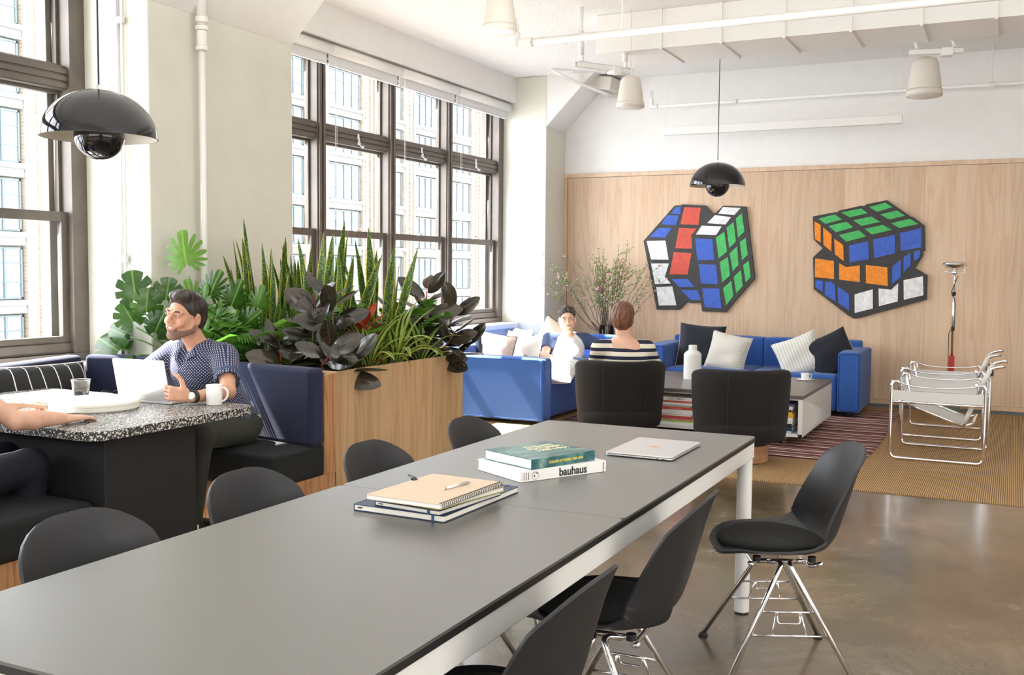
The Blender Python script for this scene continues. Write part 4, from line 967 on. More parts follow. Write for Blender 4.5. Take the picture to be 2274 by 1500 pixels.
pillow('throw_cushion', 'sand coloured cushion on the window sofa behind seated man', (-4.36, 9.95, .66), (R_(-10), R_(25), R_(-10)), .44, .44, .16, M_linen, back=M_offw, piping=M_ink, group='cushions on the window sofa')
pillow('throw_cushion', 'pale grey striped cushion lying before the seated man', (-3.93, 8.86, .475), (R_(-62), 0, R_(-4)), .62, .36, .15, M_greystripe, group='cushions on the window sofa')

# ---- barrel swivel chairs
def barrel(loc, rz, label):
    t = thing('barrel_chair', label, 'armchair', loc, rz, 'black barrel chairs')
    n = 40; a0, a1 = R_(-132), R_(132); top = []
    def sec(i, j):
        pass
    def wall(u, v):
        a = a0+(a1-a0)*u; s = abs(2*u-1); zt = .70-.10*max(0, (s-.35)/.65)**2
        # closed section around the wall: outer bottom -> outer top -> inner top -> inner bottom
        q = v
        th = .095
        ro = .365; 
        if q < .4: k = q/.4; z = .17+(zt-.03-.17)*k; r = ro-.035*(1-k)**2
        elif q < .6: k = (q-.4)/.2; ang_ = PI*k; r = ro-th/2+th/2*math.cos(ang_); z = zt-.03+.03*math.sin(ang_)
        else: k = (q-.6)/.4; z = zt-.03-(zt-.03-.30)*k; r = ro-th
        ca = math.cos(a); sa_ = math.sin(a)
        return (r*sa_*1.0, -r*ca*.95, z)
    m = MB().grid(wall, 48, 20)
    for u in (0, 1):
        ring = [wall(u, j/20) for j in range(21)]; n0 = len(m.v); m.v += ring; m.f.append(tuple(range(n0, n0+21)))
    m.build('barrel_back', M_barrel, t, smooth=True)
    MB().lathe([(.001, .17), (.30, .17), (.335, .19), (.345, .24), (.335, .30), (.001, .31)], 48).build('seat_base', M_barrel, t, smooth=True)
    MB().lathe([(.001, .30), (.25, .30), (.268, .33), (.262, .40), (.22, .425), (.001, .43)], 40).build('seat_cushion', M_barrel, t, smooth=True)
    for a in (-.42, .5):
        MB().tube([(.3665*math.sin(a)*(1 if z > .3 else .98), -.3665*.95*math.cos(a)*(1 if z > .3 else .98), z) for z in (.22, .3, .45, .6, .66)], .0022, 5).build('seam', M_ink, t)
    MB().lathe([(.001, .0), (.21, .0), (.212, .004), (.212, .125), (.001, .125)], 48).build('swivel_base', M_cwood, t, smooth=False)
    MB().lathe([(.001, .125), (.19, .125), (.19, .17), (.001, .17)], 32).build('swivel_plate', M_ink, t)
    return t
barrel((-1.815, 7.64, .0135), R_(24), 'black barrel swivel chair on the right, empty, round wooden base showing')
barrel((-2.855, 7.86, .0135), R_(24), 'black barrel swivel chair on the left with striped-shirt person seated')

# ---- coffee table with book shelves
ct = thing('coffee_table', 'low white box coffee table with black top and open book shelf', 'table', (-2.33, 9.15, .0135))
MB().box(-.84, -.74, .385, .84, .74, .415).build('tabletop', M_tabletop, ct, bevel=.002)
m = MB().box(.80, -.73, .10, .835, .73, .385).box(-.835, -.73, .10, -.80, .73, .385).box(-.80, -.73, .075, .80, .73, .10).box(-.80, -.02, .10, .80, .0, .385).box(-.80, -.73, .375, .80, .73, .385).box(.05, -.70, .10, .08, -.02, .375).box(.835, -.73, .075, .8351, .73, .10)
m.build('cabinet_body', M_white_metal, ct, bevel=.002)
MB().box(-.80, -.03, .10, .80, -.02, .375).build('back_panel', M_oak, ct)
for (x, y) in ((.68, -.62), (-.68, -.62), (.68, .62), (-.68, .62)):
    MB().tube([(x-.014, y, .03), (x+.014, y, .03)], .028, 18).box(x-.02, y-.02, .045, x+.02, y+.02, .075).build('caster', M_chrome, ct, smooth=False)
BC = [(.83, .82, .80), (.62, .08, .05), (.80, .78, .74), (.60, .55, .45), (.55, .06, .04), (.80, .80, .80), (.78, .76, .70), (.62, .07, .06), (.62, .22, .30), (.45, .68, .06), (.82, .82, .82)]
bmats = {}
def bookpile(x, y, names, cols_, hs, ws, group, words):
    z = .114
    for i, c, h, w_ in reversed(list(zip(range(99), cols_, hs, ws))):
        key = tuple(c)
        if key not in bmats: bmats[key] = plain('book_cover_%d' % len(bmats), c, .45)
        t = thing('book', names[i], 'book', (x+random.uniform(-.006, .006), y+random.uniform(-.004, .004), z), R_(random.uniform(-2, 2)), group)
        boxbook(t, w_, .21, h-.001, bmats[key]); z += h
        if words[i]:
            s_, wcol, sz = words[i]; mt = {'k': M_ink, 'w': M_bright, 'b': plain('pale_blue_print', (.30, .55, .75), .5)}[wcol]
            text_mesh(s_, sz, mt, t, Matrix.Translation((0, -.1092, h/2)) @ frame_M((0, 0, 0), (1, 0, 0), (0, 0, 1)), ext=.0003)
desc = ['white book lettered LONG PRINTS on top of the shelf pile', 'red and white book second from top in the shelf pile', 'thick cream book in upper half of the shelf pile', 'khaki book just above the red one in the shelf pile', 'red book with white spine words mid shelf pile', 'thick white book below the mid red book, shelf pile', 'thin off-white book in lower half of shelf pile', 'red-orange book above the pink one in shelf pile', 'pink book above the lime one in shelf pile', 'lime green book near the bottom of shelf pile', 'white book at the bottom of the left shelf pile']
hs = [.030, .014, .024, .016, .020, .040, .016, .018, .018, .014, .026]
bookpile(-2.56, 8.545, desc, BC, hs, [.30, .29, .31, .28, .30, .31, .29, .32, .32, .33, .32], 'books piled on the left shelf of the coffee table',
         [('LONG | PRINTS', 'k', .022), None, None, None, ('Modern Forms   World Art', 'w', .009), None, None, None, ('Bad Reality', 'w', .012), None, None])
d2 = ['purple-blue book on top of the right shelf pile', 'light grey book with dark label, right shelf pile', 'dark red and black book in right shelf pile', 'yellow book in the right shelf pile', 'orange book under the yellow book', 'white book below the orange book', 'light book with grey spine words, right shelf pile', 'black book in lower right shelf pile', 'navy book low in the right shelf pile', 'pale blue book at the bottom of right shelf pile']
bookpile(-1.70, 8.545, d2, [(.10, .08, .30), (.62, .64, .68), (.18, .02, .04), (.75, .66, .03), (.78, .38, .03), (.80, .80, .80), (.74, .74, .72), (.02, .02, .025), (.02, .03, .09), (.35, .58, .72)], [.018, .030, .018, .016, .030, .026, .024, .028, .030, .020], [.24]*10, 'books piled on the right shelf of the coffee table', [None, ('PARIS', 'k', .014), None, None, None, None, ('Modern', 'k', .012), None, None, None])
t = thing('bottle_vase', 'white ribbed ceramic bottle vase on the coffee table', 'vase', (-2.64, 9.22, .424))
pv = [(.001, 0), (.075, 0), (.080, .01)]
for k in range(12): z = .02+k*.018; r = .080; pv += [(r, z), (r+.0018, z+.009)]
pv += [(.078, .242), (.060, .262), (.042, .272), (.038, .280), (.038, .318), (.035, .322), (.031, .318), (.031, .28)]
MB().lathe(pv, 48).build('vase_body', M_matt, t, smooth=True)
t = thing('saucer', 'white saucer on the right side of the coffee table', 'saucer', (-1.70, 9.66, .424)); MB().lathe([(.001, 0), (.04, 0), (.075, .012), (.078, .014), (.076, .016), (.04, .005), (.001, .005)], 40).build('plate', M_ceram, t, smooth=True)
t = thing('espresso_cup', 'small white straight-sided coffee cup on the white saucer', 'cup', (-1.70, 9.66, .430), R_(25))
MB().lathe([(.001, 0), (.030, 0), (.033, .006), (.0375, .058), (.0385, .066), (.036, .066), (.031, .008), (.001, .006)], 36).build('cup_body', M_ceram, t, smooth=True)
MB().tube([(.036, 0, .055), (.056, 0, .054), (.062, 0, .040), (.054, 0, .026), (.034, 0, .020)], .0045, 8).build('handle', M_ceram, t, smooth=True)

# ---- tubular lounge chairs (local +X = forward)
def tubular(loc, rz, label):
    t = thing('tubular_armchair', label, 'armchair', loc, rz, 'chrome tube and white leather armchairs')
    r = .0125; D = .325; Wd = .36
    def P(name, pts, mat=M_chrome, rad=r, rr=.05, **k): return MB().tube(arc(pts, rr), rad, 12).build(name, mat, t, smooth=True)
    for s in (-1, 1):
        P('side_frame', [(-D+.03, s*(Wd-.015), .60), (-D, s*Wd, .58), (-D, s*Wd, .013), (D, s*Wd, .013), (D, s*Wd, .585), (D-.05, s*(Wd-.02), .60), (D-.06, s*(Wd-.05), .50)])
        P('side_frame', [(-D+.07, s*(Wd-.085), .60), (-D+.05, s*(Wd-.09), .56), (-D+.05, s*(Wd-.09), .44), (D-.06, s*(Wd-.085), .44), (D-.04, s*(Wd-.09), .60)], rr=.03)
        P('side_frame', [(-D, s*Wd, .44), (D, s*Wd, .44)], rad=.009)
        # armrest strap
        MB().grid(lambda u, v: (-D+2*D*u, s*(Wd+.002), .452+.078*v-.006*math.sin(PI*u)*v), 14, 1).build('arm_strap', M_leather, t, solid=.003)
        P('arm_wire', [(-D, s*Wd, .60), (-.15, s*Wd, .560), (.15, s*Wd, .556), (D, s*Wd, .60)], rad=.006, rr=.12)
    # seat sling: high at the front, low at the back
    MB().grid(lambda u, v: (.285-.47*u, (-.27+.54*v), .455-.18*u-.012*math.sin(PI*u)), 10, 4).build('seat_sling', M_leather, t, smooth=True, solid=.006)
    P('seat_frame', [(.29, -.27, .46), (.31, -.27, .41), (.31, .27, .41), (.29, .27, .46)], rr=.02)
    P('seat_frame', [(-.18, -.27, .275), (-.24, -.26, .30), (-.24, .26, .30), (-.18, .27, .275)], rr=.03)
    for s in (-1, 1):
        P('seat_frame', [(.30, s*.272, .45), (-.19, s*.272, .268)], rad=.0115)
        P('back_frame', [(-.175, s*.275, .275), (-.345, s*.275, .715), (-.42, s*.275, .735), (-.44, s*.255, .735)], rr=.035)
    MB().grid(lambda u, v: (-.215-.035*v, -.275+.55*u, .37+.09*v), 8, 2).build('back_strap', M_leather, t, smooth=True, solid=.005)
    MB().grid(lambda u, v: (-.295-.045*v, -.275+.55*u, .575+.115*v), 8, 2).build('back_strap', M_leather, t, smooth=True, solid=.005)
    for s in (-1, 1):
        MB().tube([(-.287, s*.275, .565), (-.345, s*.275, .71)], .0175, 14).build('leather_sleeve', M_leather, t, smooth=True)
        MB().tube([(-.185, s*.275, .30), (-.235, s*.275, .43)], .0175, 14).build('leather_sleeve', M_leather, t, smooth=True)
    return t
tubular((-.475, 8.60, .0085), PI-.02, 'chrome tube armchair with white leather straps, the nearer one')
tubular((-.515, 9.80, .0085), PI-.02, 'chrome tube armchair with white leather straps, the one behind')

# ---- floor lamp
t = thing('floor_lamp', 'tall chrome floor lamp with car headlight top and red handle', 'lamp', (-.53, 11.05, .0085))
MB().box(-.09, -.11, .02, .09, .11, .14).build('transformer', plain('green_grey_transformer', (.10, .14, .12), .5), t, bevel=.01)
MB().box(-.022, -.13, .0, .022, .13, .02).box(-.15, -.015, 0, .15, .015, .02).build('base_frame', M_redp, t, bevel=.003)
MB().box(-.026, -.026, .14, .026, .026, .60).build('red_handle', M_redp, t, bevel=.004)
MB().tube([(0, 0, .60), (0, 0, 1.410)], .012, 14).build('pole', M_chrome, t, smooth=True)
for z in (.85, 1.20): MB().tube([(0, 0, z), (0, 0, z+.035)], .018, 12).build('cable_guide', M_rub, t)
MB().tube(arc([(.0, -.03, .14), (-.06, -.03, .26), (-.03, -.03, .48), (-.035, -.02, .84), (.015, -.02, .88), (.015, -.015, 1.16), (-.03, -.02, 1.22), (.03, -.01, 1.39)], .05), .0035, 6).build('cable', M_ink, t)
MB().box(-.07, -.045, .28, -.04, -.02, .38).build('switch', M_ink, t, bevel=.006)
MB().lathe([(.001, 1.435), (.03, 1.435), (.09, 1.48), (.112, 1.50), (.116, 1.51), (.11, 1.52), (.06, 1.535), (.001, 1.54)], 40).build('headlight', M_chrome, t, smooth=True)
MB().tube(arc([(-.09, 0, 1.435), (-.03, 0, 1.420), (.05, 0, 1.420), (.10, 0, 1.425), (.08, 0, 1.455), (.115, 0, 1.495)], .02), .0035, 8).tube(arc([(-.11, 0, 1.50), (-.07, 0, 1.465), (-.04, 0, 1.435)], .02), .0035, 8).tube([(0, 0, 1.410), (0, 0, 1.435)], .028, 16).build('lamp_bracket', M_chrome, t, smooth=True)

# ================================================================== WALL ART
ART1_OUT = [(-3.888,1.773),(-3.521,2.175),(-3.449,2.174),(-3.437,2.186),(-3.162,2.168),(-3.065,2.064),(-2.96,2.161),(-2.701,2.145),(-2.586,1.372),(-2.592,1.338),(-2.78,1.122),(-2.899,0.969),(-3.176,0.973),(-3.191,1.067),(-3.317,1.064),(-3.346,1.087),(-3.442,0.985),(-3.714,0.978)]
ART1 = [('b',[(-3.505,2.156),(-3.446,2.157),(-3.451,2.073),(-3.562,2.086)]),('b',[(-3.608,2.067),(-3.467,2.061),(-3.5,1.948),(-3.679,1.963)]),('b',[(-3.7,1.923),(-3.549,1.917),(-3.626,1.81),(-3.813,1.821)]),('w',[(-3.849,1.773),(-3.622,1.775),(-3.58,1.556),(-3.791,1.557)]),('w',[(-3.791,1.512),(-3.576,1.513),(-3.621,1.361),(-3.548,1.282),(-3.739,1.273)]),('w',[(-3.725,1.238),(-3.53,1.251),(-3.478,1.034),(-3.686,1.027)]),('r',[(-3.407,2.154),(-3.213,2.144),(-3.235,1.95),(-3.448,1.96)]),('r',[(-3.464,1.921),(-3.25,1.911),(-3.316,1.836),(-3.306,1.682),(-3.505,1.686)]),('r',[(-3.521,1.645),(-3.31,1.632),(-3.352,1.388),(-3.567,1.387)]),('b',[(-3.543,1.337),(-3.346,1.336),(-3.272,1.245),(-3.447,1.242)]),('b',[(-3.424,1.213),(-3.231,1.211),(-3.191,1.101),(-3.317,1.099)]),('w',[(-2.959,2.146),(-2.761,2.133),(-2.829,2.056),(-3.014,2.073)]),('w',[(-3.049,2.058),(-2.866,2.033),(-2.927,1.951),(-3.139,1.969)]),('w',[(-3.199,1.942),(-2.97,1.93),(-3.031,1.834),(-3.265,1.842)]),('b',[(-3.273,1.798),(-3.072,1.788),(-3.044,1.557),(-3.242,1.55)]),('b',[(-3.225,1.507),(-3.024,1.501),(-3.0,1.282),(-3.195,1.287)]),('b',[(-3.181,1.234),(-2.983,1.234),(-2.952,1.01),(-3.144,1.018)]),('g',[(-3.034,1.806),(-2.938,1.871),(-2.904,1.648),(-2.997,1.573)]),('g',[(-2.914,1.917),(-2.837,1.977),(-2.804,1.759),(-2.88,1.688)]),('g',[(-2.813,2.017),(-2.746,2.074),(-2.712,1.87),(-2.783,1.802)]),('g',[(-2.984,1.53),(-2.891,1.589),(-2.864,1.381),(-2.95,1.303)]),('g',[(-2.873,1.629),(-2.79,1.709),(-2.77,1.503),(-2.834,1.428)]),('g',[(-2.763,1.752),(-2.699,1.804),(-2.669,1.617),(-2.731,1.552)]),('g',[(-2.939,1.237),(-2.847,1.326),(-2.821,1.152),(-2.9,1.047)]),('g',[(-2.823,1.363),(-2.742,1.447),(-2.718,1.266),(-2.788,1.184)]),('g',[(-2.72,1.497),(-2.657,1.549),(-2.631,1.368),(-2.685,1.305)])]
ART2_OUT = [(-1.978,2.027),(-1.744,2.069),(-1.721,2.066),(-1.71,2.084),(-1.482,2.132),(-1.453,2.126),(-1.433,2.145),(-1.23,2.185),(-0.991,2.012),(-0.961,2.002),(-0.851,1.915),(-0.836,1.658),(-0.856,1.654),(-0.855,1.611),(-0.931,1.478),(-0.808,1.404),(-0.805,1.154),(-1.454,0.949),(-1.524,0.937),(-1.582,0.968),(-1.947,1.244),(-1.965,1.585),(-1.867,1.684),(-1.964,1.782)]
ART2 = [('g',[(-1.918,2.001),(-1.749,2.046),(-1.671,1.989),(-1.844,1.944)]),('g',[(-1.684,2.065),(-1.482,2.103),(-1.412,2.052),(-1.595,2.011)]),('g',[(-1.404,2.116),(-1.243,2.16),(-1.166,2.111),(-1.32,2.065)]),('g',[(-1.812,1.923),(-1.627,1.965),(-1.556,1.905),(-1.732,1.854)]),('g',[(-1.56,1.979),(-1.376,2.017),(-1.286,1.96),(-1.471,1.918)]),('g',[(-1.291,2.036),(-1.125,2.076),(-1.042,2.02),(-1.199,1.982)]),('g',[(-1.7,1.824),(-1.498,1.874),(-1.423,1.808),(-1.624,1.753)]),('g',[(-1.442,1.887),(-1.26,1.928),(-1.168,1.875),(-1.365,1.828)]),('g',[(-1.176,1.944),(-0.998,1.988),(-0.911,1.933),(-1.098,1.892)]),('o',[(-1.958,1.972),(-1.893,1.936),(-1.886,1.745),(-1.95,1.784)]),('o',[(-1.866,1.909),(-1.775,1.831),(-1.773,1.65),(-1.857,1.719)]),('o',[(-1.748,1.786),(-1.652,1.718),(-1.644,1.547),(-1.737,1.621)]),('b',[(-1.595,1.712),(-1.402,1.758),(-1.385,1.568),(-1.584,1.532)]),('b',[(-1.353,1.775),(-1.137,1.823),(-1.131,1.63),(-1.333,1.58)]),('b',[(-1.088,1.84),(-0.883,1.89),(-0.876,1.693),(-1.074,1.653)]),('o',[(-1.941,1.576),(-1.744,1.547),(-1.736,1.354),(-1.939,1.373)]),('o',[(-1.689,1.526),(-1.616,1.482),(-1.477,1.504),(-1.473,1.325),(-1.684,1.349)]),('o',[(-1.417,1.507),(-1.2,1.482),(-1.191,1.287),(-1.411,1.314)]),('b',[(-1.151,1.497),(-1.069,1.563),(-1.066,1.382),(-1.148,1.305)]),('b',[(-1.045,1.589),(-0.979,1.636),(-0.972,1.503),(-1.04,1.434)]),('b',[(-0.947,1.65),(-0.885,1.664),(-0.889,1.59),(-0.944,1.547)]),('b',[(-1.932,1.341),(-1.853,1.335),(-1.85,1.212),(-1.93,1.265)]),('b',[(-1.83,1.326),(-1.778,1.327),(-1.725,1.295),(-1.715,1.113),(-1.829,1.183)]),('b',[(-1.696,1.274),(-1.58,1.193),(-1.572,1.017),(-1.688,1.099)]),('w',[(-1.522,1.194),(-1.34,1.25),(-1.332,1.048),(-1.516,0.995)]),('w',[(-1.282,1.26),(-1.155,1.25),(-1.088,1.321),(-1.088,1.127),(-1.273,1.073)]),('w',[(-1.038,1.35),(-0.851,1.395),(-0.839,1.198),(-1.029,1.145)])]
def painted(name, base, n_sc=14):
    m, N, L, b = nmat(name); n = noise(N, L, n_sc, 5, dist=1.5); r = ramp(N, L, n.outputs['Fac'], [(.3, [x*.80 for x in base]), (.7, [min(1, x*1.12) for x in base])])
    L.new(r.outputs[0], b.inputs['Base Color']); setp(b, Roughness=.5); n2 = noise(N, L, 24, 4, dist=2.5); bump(N, L, b, n2.outputs['Fac'], .5, .008); return m
AC = {'k': painted('black_impasto', (.030, .028, .027)), 'w': painted('white_impasto', (.80, .80, .80)), 'b': painted('blue_impasto', (.035, .11, .52)), 'g': painted('green_impasto', (.055, .46, .11)), 'r': painted('red_impasto', (.62, .075, .04)), 'o': painted('orange_impasto', (.86, .26, .008))}
SQ = {'w': 'white_square', 'b': 'blue_square', 'g': 'green_square', 'r': 'red_square', 'o': 'orange_square'}
for lab, out, sq in (('twisted cube wall panel with green, white, red and blue squares, left artwork', ART1_OUT, ART1), ('twisted cube wall panel with green top and orange squares, right artwork', ART2_OUT, ART2)):
    cx_ = sum(p[0] for p in out)/len(out); cz_ = sum(p[1] for p in out)/len(out)
    t = thing('wall_artwork', lab, 'artwork', (cx_, 11.468, cz_), 0, 'cube artworks on the oak wall')
    M_ = Matrix(((1, 0, 0, -cx_), (0, 0, 1, 0), (0, 1, 0, -cz_), (0, 0, 0, 1)))
    MB().prism(out, -.034, -.001, M_).build('black_board', AC['k'], t, bevel=.003)
    for c_, P_ in sq: MB().prism(P_, -.0375, -.0335, M_).build(SQ[c_], AC[c_], t, bevel=.001)

# ================================================================== PLANTS
def uvmesh(name, V, Fs, UV, mat):
    me = bpy.data.meshes.new(name); me.from_pydata(V, [], Fs); ul = me.uv_layers.new(name='UVMap')
    for lp_ in me.loops: ul.data[lp_.index].uv = UV[lp_.vertex_index]
    me.materials.append(mat); me.shade_smooth(); return me
def leafgrid(L, W, prof, bend=.5, cup=.15, nl=10, nw=4, twist=0, wave=0):
    V = []; UV = []; z = y = 0.0; ds = L/nl; pts = []
    for j in range(nl+1):
        th = bend*(j/nl)**1.3; pts.append((y, z, th)); y += math.sin(th)*ds; z += math.cos(th)*ds
    for j in range(nl+1):
        v = j/nl; w = max(.0015*L, W/2*prof(v)); y, z, th = pts[j]; tw = twist*v
        for i in range(nw+1):
            s = 2*i/nw-1; x = s*w; off = -cup*w*abs(s)**1.5+wave*w*math.sin(v*14+s*2)*abs(s)
            xx = x*math.cos(tw)-off*math.sin(tw); oo = x*math.sin(tw)+off*math.cos(tw)
            V.append((xx, y-oo*math.cos(th), z+oo*math.sin(th))); UV.append((i/nw, v))
    F = [(j*(nw+1)+i, j*(nw+1)+i+1, (j+1)*(nw+1)+i+1, (j+1)*(nw+1)+i) for j in range(nl) for i in range(nw)]
    return V, F, UV
p_oval = lambda v: math.sin(PI*min(1, v*.98+.01))**.62
p_snake = lambda v: (.55+.6*v if v < .5 else .85)*(1 if v < .7 else max(0, (1-v)/.3)**.62)
p_lance = lambda v: math.sin(PI*(v**.62))**.8 if 0 < v < 1 else .02
p_strap = lambda v: (min(1, .45+v*1.6) if v < .5 else max(0, (1-v)/.5)**.6)
def aim(d, n):
    """matrix: local z along d, leaf face (+y side is where it bends) roughly n"""
    z = Vector(d).normalized(); y = Vector(n); y = y-z*y.dot(z)
    if y.length < 1e-4: y = z.orthogonal()
    y.normalize(); x = y.cross(z); return Matrix(((x.x, y.x, z.x, 0), (x.y, y.y, z.y, 0), (x.z, y.z, z.z, 0), (0, 0, 0, 1)))
def put(me, name, root, pos, d, n, s=1.0):
    o = link(name, me, root); o.matrix_local = Matrix.Translation(Vector(pos)) @ aim(d, n) @ Matrix.Scale(s, 4); return o
rnd = random.Random(11)
SOIL = .76
snake_me = [uvmesh('snake_leaf', *leafgrid(1.0, w, p_snake, b, .35, 14, 4, tw, .10), ML_snake) for w, b, tw in ((.085, .10, .5), (.075, .22, -.6), (.09, .15, .9), (.075, .32, .2))]
def snake(loc, specs, label):
    t = thing('snake_plant', label, 'plant', (loc[0], loc[1], SOIL), 0, 'snake plants in the oak planter')
    for k, (dx, dy, h, lx, ly) in enumerate(specs):
        a = rnd.uniform(-.6, .6)
        put(snake_me[k % 4], 'leaf', t, (dx, dy, -.01), (lx, ly, 1), (math.sin(a)+lx*2, math.cos(a)-1.6, 0), h)
def C2(x, y): return (x, y)
def fan(n, hmax, lean, sd, w=.13):
    q = random.Random(sd); out = []
    for k in range(n):
        f = 2*k/(n-1)-1; x = f*w; h = hmax*(1-.16*abs(f)**1.3)*q.uniform(.80, 1.0) if k != n//2 else hmax; out.append((x+q.uniform(-.015, .015), q.uniform(-.07, .06), h, lean+f*.16+q.uniform(-.05, .05), q.uniform(-.05, .05)))
    for k in range(n//2): f = q.uniform(-1, 1); out.append((f*w, -.09+q.uniform(-.02, .02), hmax*q.uniform(.45, .62), lean+f*.25, -.10))
    return out
snake((-4.50, 5.42), fan(13, 1.0, .0, 1, .14), 'tall snake plant with yellow leaf edges, left of planter middle')
snake((-4.20, 5.52), fan(10, .88, -.02, 2), 'snake plant between the two tallest snake plants')
snake((-3.98, 5.40), fan(11, .99, .13, 3, .11), 'tallest snake plant in front of the window mullion')
snake((-3.74, 5.58), fan(11, .94, .03, 4)+[(.10, 0, .86, .33, 0)], 'snake plant right of planter middle, above the red croton')
snake((-4.38, 5.75), fan(9, .84, .1, 5), 'snake plant at the back beside the riser pipe')
# rubber plants
rub_me = [uvmesh('rubber_leaf', *leafgrid(1.0, w, p_oval, b, .25, 10, 6), ML_rubber) for w, b in ((.50, .35), (.54, .6), (.46, .15))]
def rubber(loc, stems, label, lean=None):
    t = thing('rubber_plant', label, 'plant', (loc[0], loc[1], SOIL), 0, 'dark rubber plants in the oak planter')
    g = 0
    for (sx, sy, h, lx, ly, nlv) in stems:
        base = Vector((sx*.4, sy*.4, -.01)); top = Vector((sx+lx, sy+ly, h))
        P = [base.lerp(top, k/6)+Vector((0, 0, .02*math.sin(k))) for k in range(7)]
        MB().tube(P, [.009-.0008*k for k in range(7)], 7).build('stem', M_redleafstem if rnd.random() < .4 else M_stem, t, smooth=True)
        for k in range(nlv):
            f = .30+.70*k/(nlv-1); g += 2.4; a = g+rnd.uniform(-.3, .3); p = base.lerp(top, f)
            up = .10+1.0*f**3; d = Vector((math.cos(a), math.sin(a), up-.35*(1-f)))
            nv_ = Vector((-.45, .75, -.55)) if (math.cos(a)*.5-math.sin(a)) > -.2 else Vector((math.cos(a)*.5, math.sin(a)*.5, -1)); put(rub_me[k % 3], 'leaf', t, p+d.normalized()*.015, d, nv_, rnd.uniform(.19, .255)*(1 if f < .9 else .85))
        put(uvmesh('leaf_spike', *leafgrid(1, .08, p_lance, .1, .1, 5, 2), ML_croton), 'leaf_spike', t, top, (0, 0, 1), (1, 0, 0), .09)
rubber((-3.80, 4.98), [(-.12, -.03, .22, -.03, -.04, 9), (.04, .03, .42, .0, 0, 12), (.20, -.05, .20, .05, -.05, 10), (-.04, -.07, .10, -.02, -.10, 7)], 'dark maroon rubber plant at the near corner of planter')
rubber((-3.66, 5.06), [(.0, .02, .46, -.02, .0, 12), (.10, -.05, .12, .10, -.06, 9), (-.10, .04, .50, -.03, .02, 9)], 'dark rubber plant directly left of the red croton')
rubber((-3.62, 6.08), [(0, 0, .52, 0, 0, 14), (.08, -.02, .24, .12, .05, 11), (.05, .10, .40, .10, .04, 11), (-.15, -.05, .34, -.05, 0, 10), (.06, .1, .14, .14, .10, 9)], 'dark rubber plant at the far right end of planter')
# palms
def frond_me(L, n, ll, lw, droop):
    V = []; F = []; UV = []
    pts = []; y = z = 0
    for k in range(13):
        th = droop*(k/12)**1.2; pts.append(Vector((0, y, z))); y += math.sin(th)*L/12; z += math.cos(th)*L/12
    def at(f): q = f*12; i = min(int(q), 11); return pts[i].lerp(pts[i+1], q-i), (pts[i+1]-pts[i]).normalized()
    for k in range(12):
        a, b = pts[k], pts[k+1]; r = .004*(1-k/14); n0 = len(V)
        for p in (a, b): V += [tuple(p+Vector((r, 0, 0))), tuple(p+Vector((-r*.5, r, 0))), tuple(p+Vector((-r*.5, -r, 0)))]; UV += [(.5, .5)]*3
        F += [(n0, n0+1, n0+4, n0+3), (n0+1, n0+2, n0+5, n0+4), (n0+2, n0, n0+3, n0+5)]
    for k in range(n):
        f = .22+.78*k/(n-1); p, d = at(min(f, .999)); l = ll*math.sin(PI*(.12+.80*(f-.22)/.78))**.5
        for s in (-1, 1):
            dr = (d*(.55+.4*f)+Vector((s, 0, 0))*.85+Vector((0, .12, 0))).normalized(); nn = dr.cross(Vector((s, 0, 0)).cross(d)).normalized() if 0 else Vector((0, 1, 0)); sd = dr.cross(nn).normalized()*lw/2
            mid = p+dr*l*.45-Vector((0, 0, 0)); tip = p+dr*l+Vector((0, l*.22, -l*.12)); n0 = len(V)
            V += [tuple(p), tuple(mid+sd), tuple(tip), tuple(mid-sd), tuple(mid+nn*lw*.12)]; UV += [(.5, 0), (1, .5), (.5, 1), (0, .5), (.5, .5)]
            F += [(n0, n0+1, n0+4), (n0+1, n0+2, n0+4), (n0+2, n0+3, n0+4), (n0+3, n0, n0+4)]
    return V, F, UV
fr_me = [uvmesh('palm_frond', *frond_me(1.0, 19, .38, .045, dr), m_) for dr, m_ in ((.9, ML_green), (1.3, ML_green), (.7, ML_bgreen))]
def palm(loc, n, h0, h1, label, spread=1.0, bright=False):
    t = thing('parlour_palm', label, 'plant', (loc[0], loc[1], SOIL), 0, 'fine-leaved palms in the oak planter')
    for k in range(n):
        a = k*2.4+rnd.uniform(-.2, .2); sp = rnd.uniform(.15, .9)*spread
        put(fr_me[2 if (bright or k % 4 == 0) else k % 2], 'frond', t, (.03*math.cos(a), .03*math.sin(a), 0), (math.cos(a)*sp, math.sin(a)*sp, 1), (math.cos(a), math.sin(a), 0), rnd.uniform(h0, h1))
palm((-4.42, 5.02), 16, .26, .46, 'fine green palm in front of the snake plants, behind seated man')
palm((-4.15, 4.98), 18, .22, .44, 'fine green palm at the front centre of the planter')
palm((-4.20, 5.22), 16, .40, .62, 'tall fine green palm in the planter centre')
palm((-3.95, 5.30), 12, .35, .55, 'fine palm tucked behind the near rubber plant')
palm((-3.86, 6.00), 14, .32, .52, 'bright feathery palm behind the far rubber plant', bright=True)
palm((-4.05, 5.90), 10, .36, .54, 'bright feathery palm behind the snake plants', bright=True)
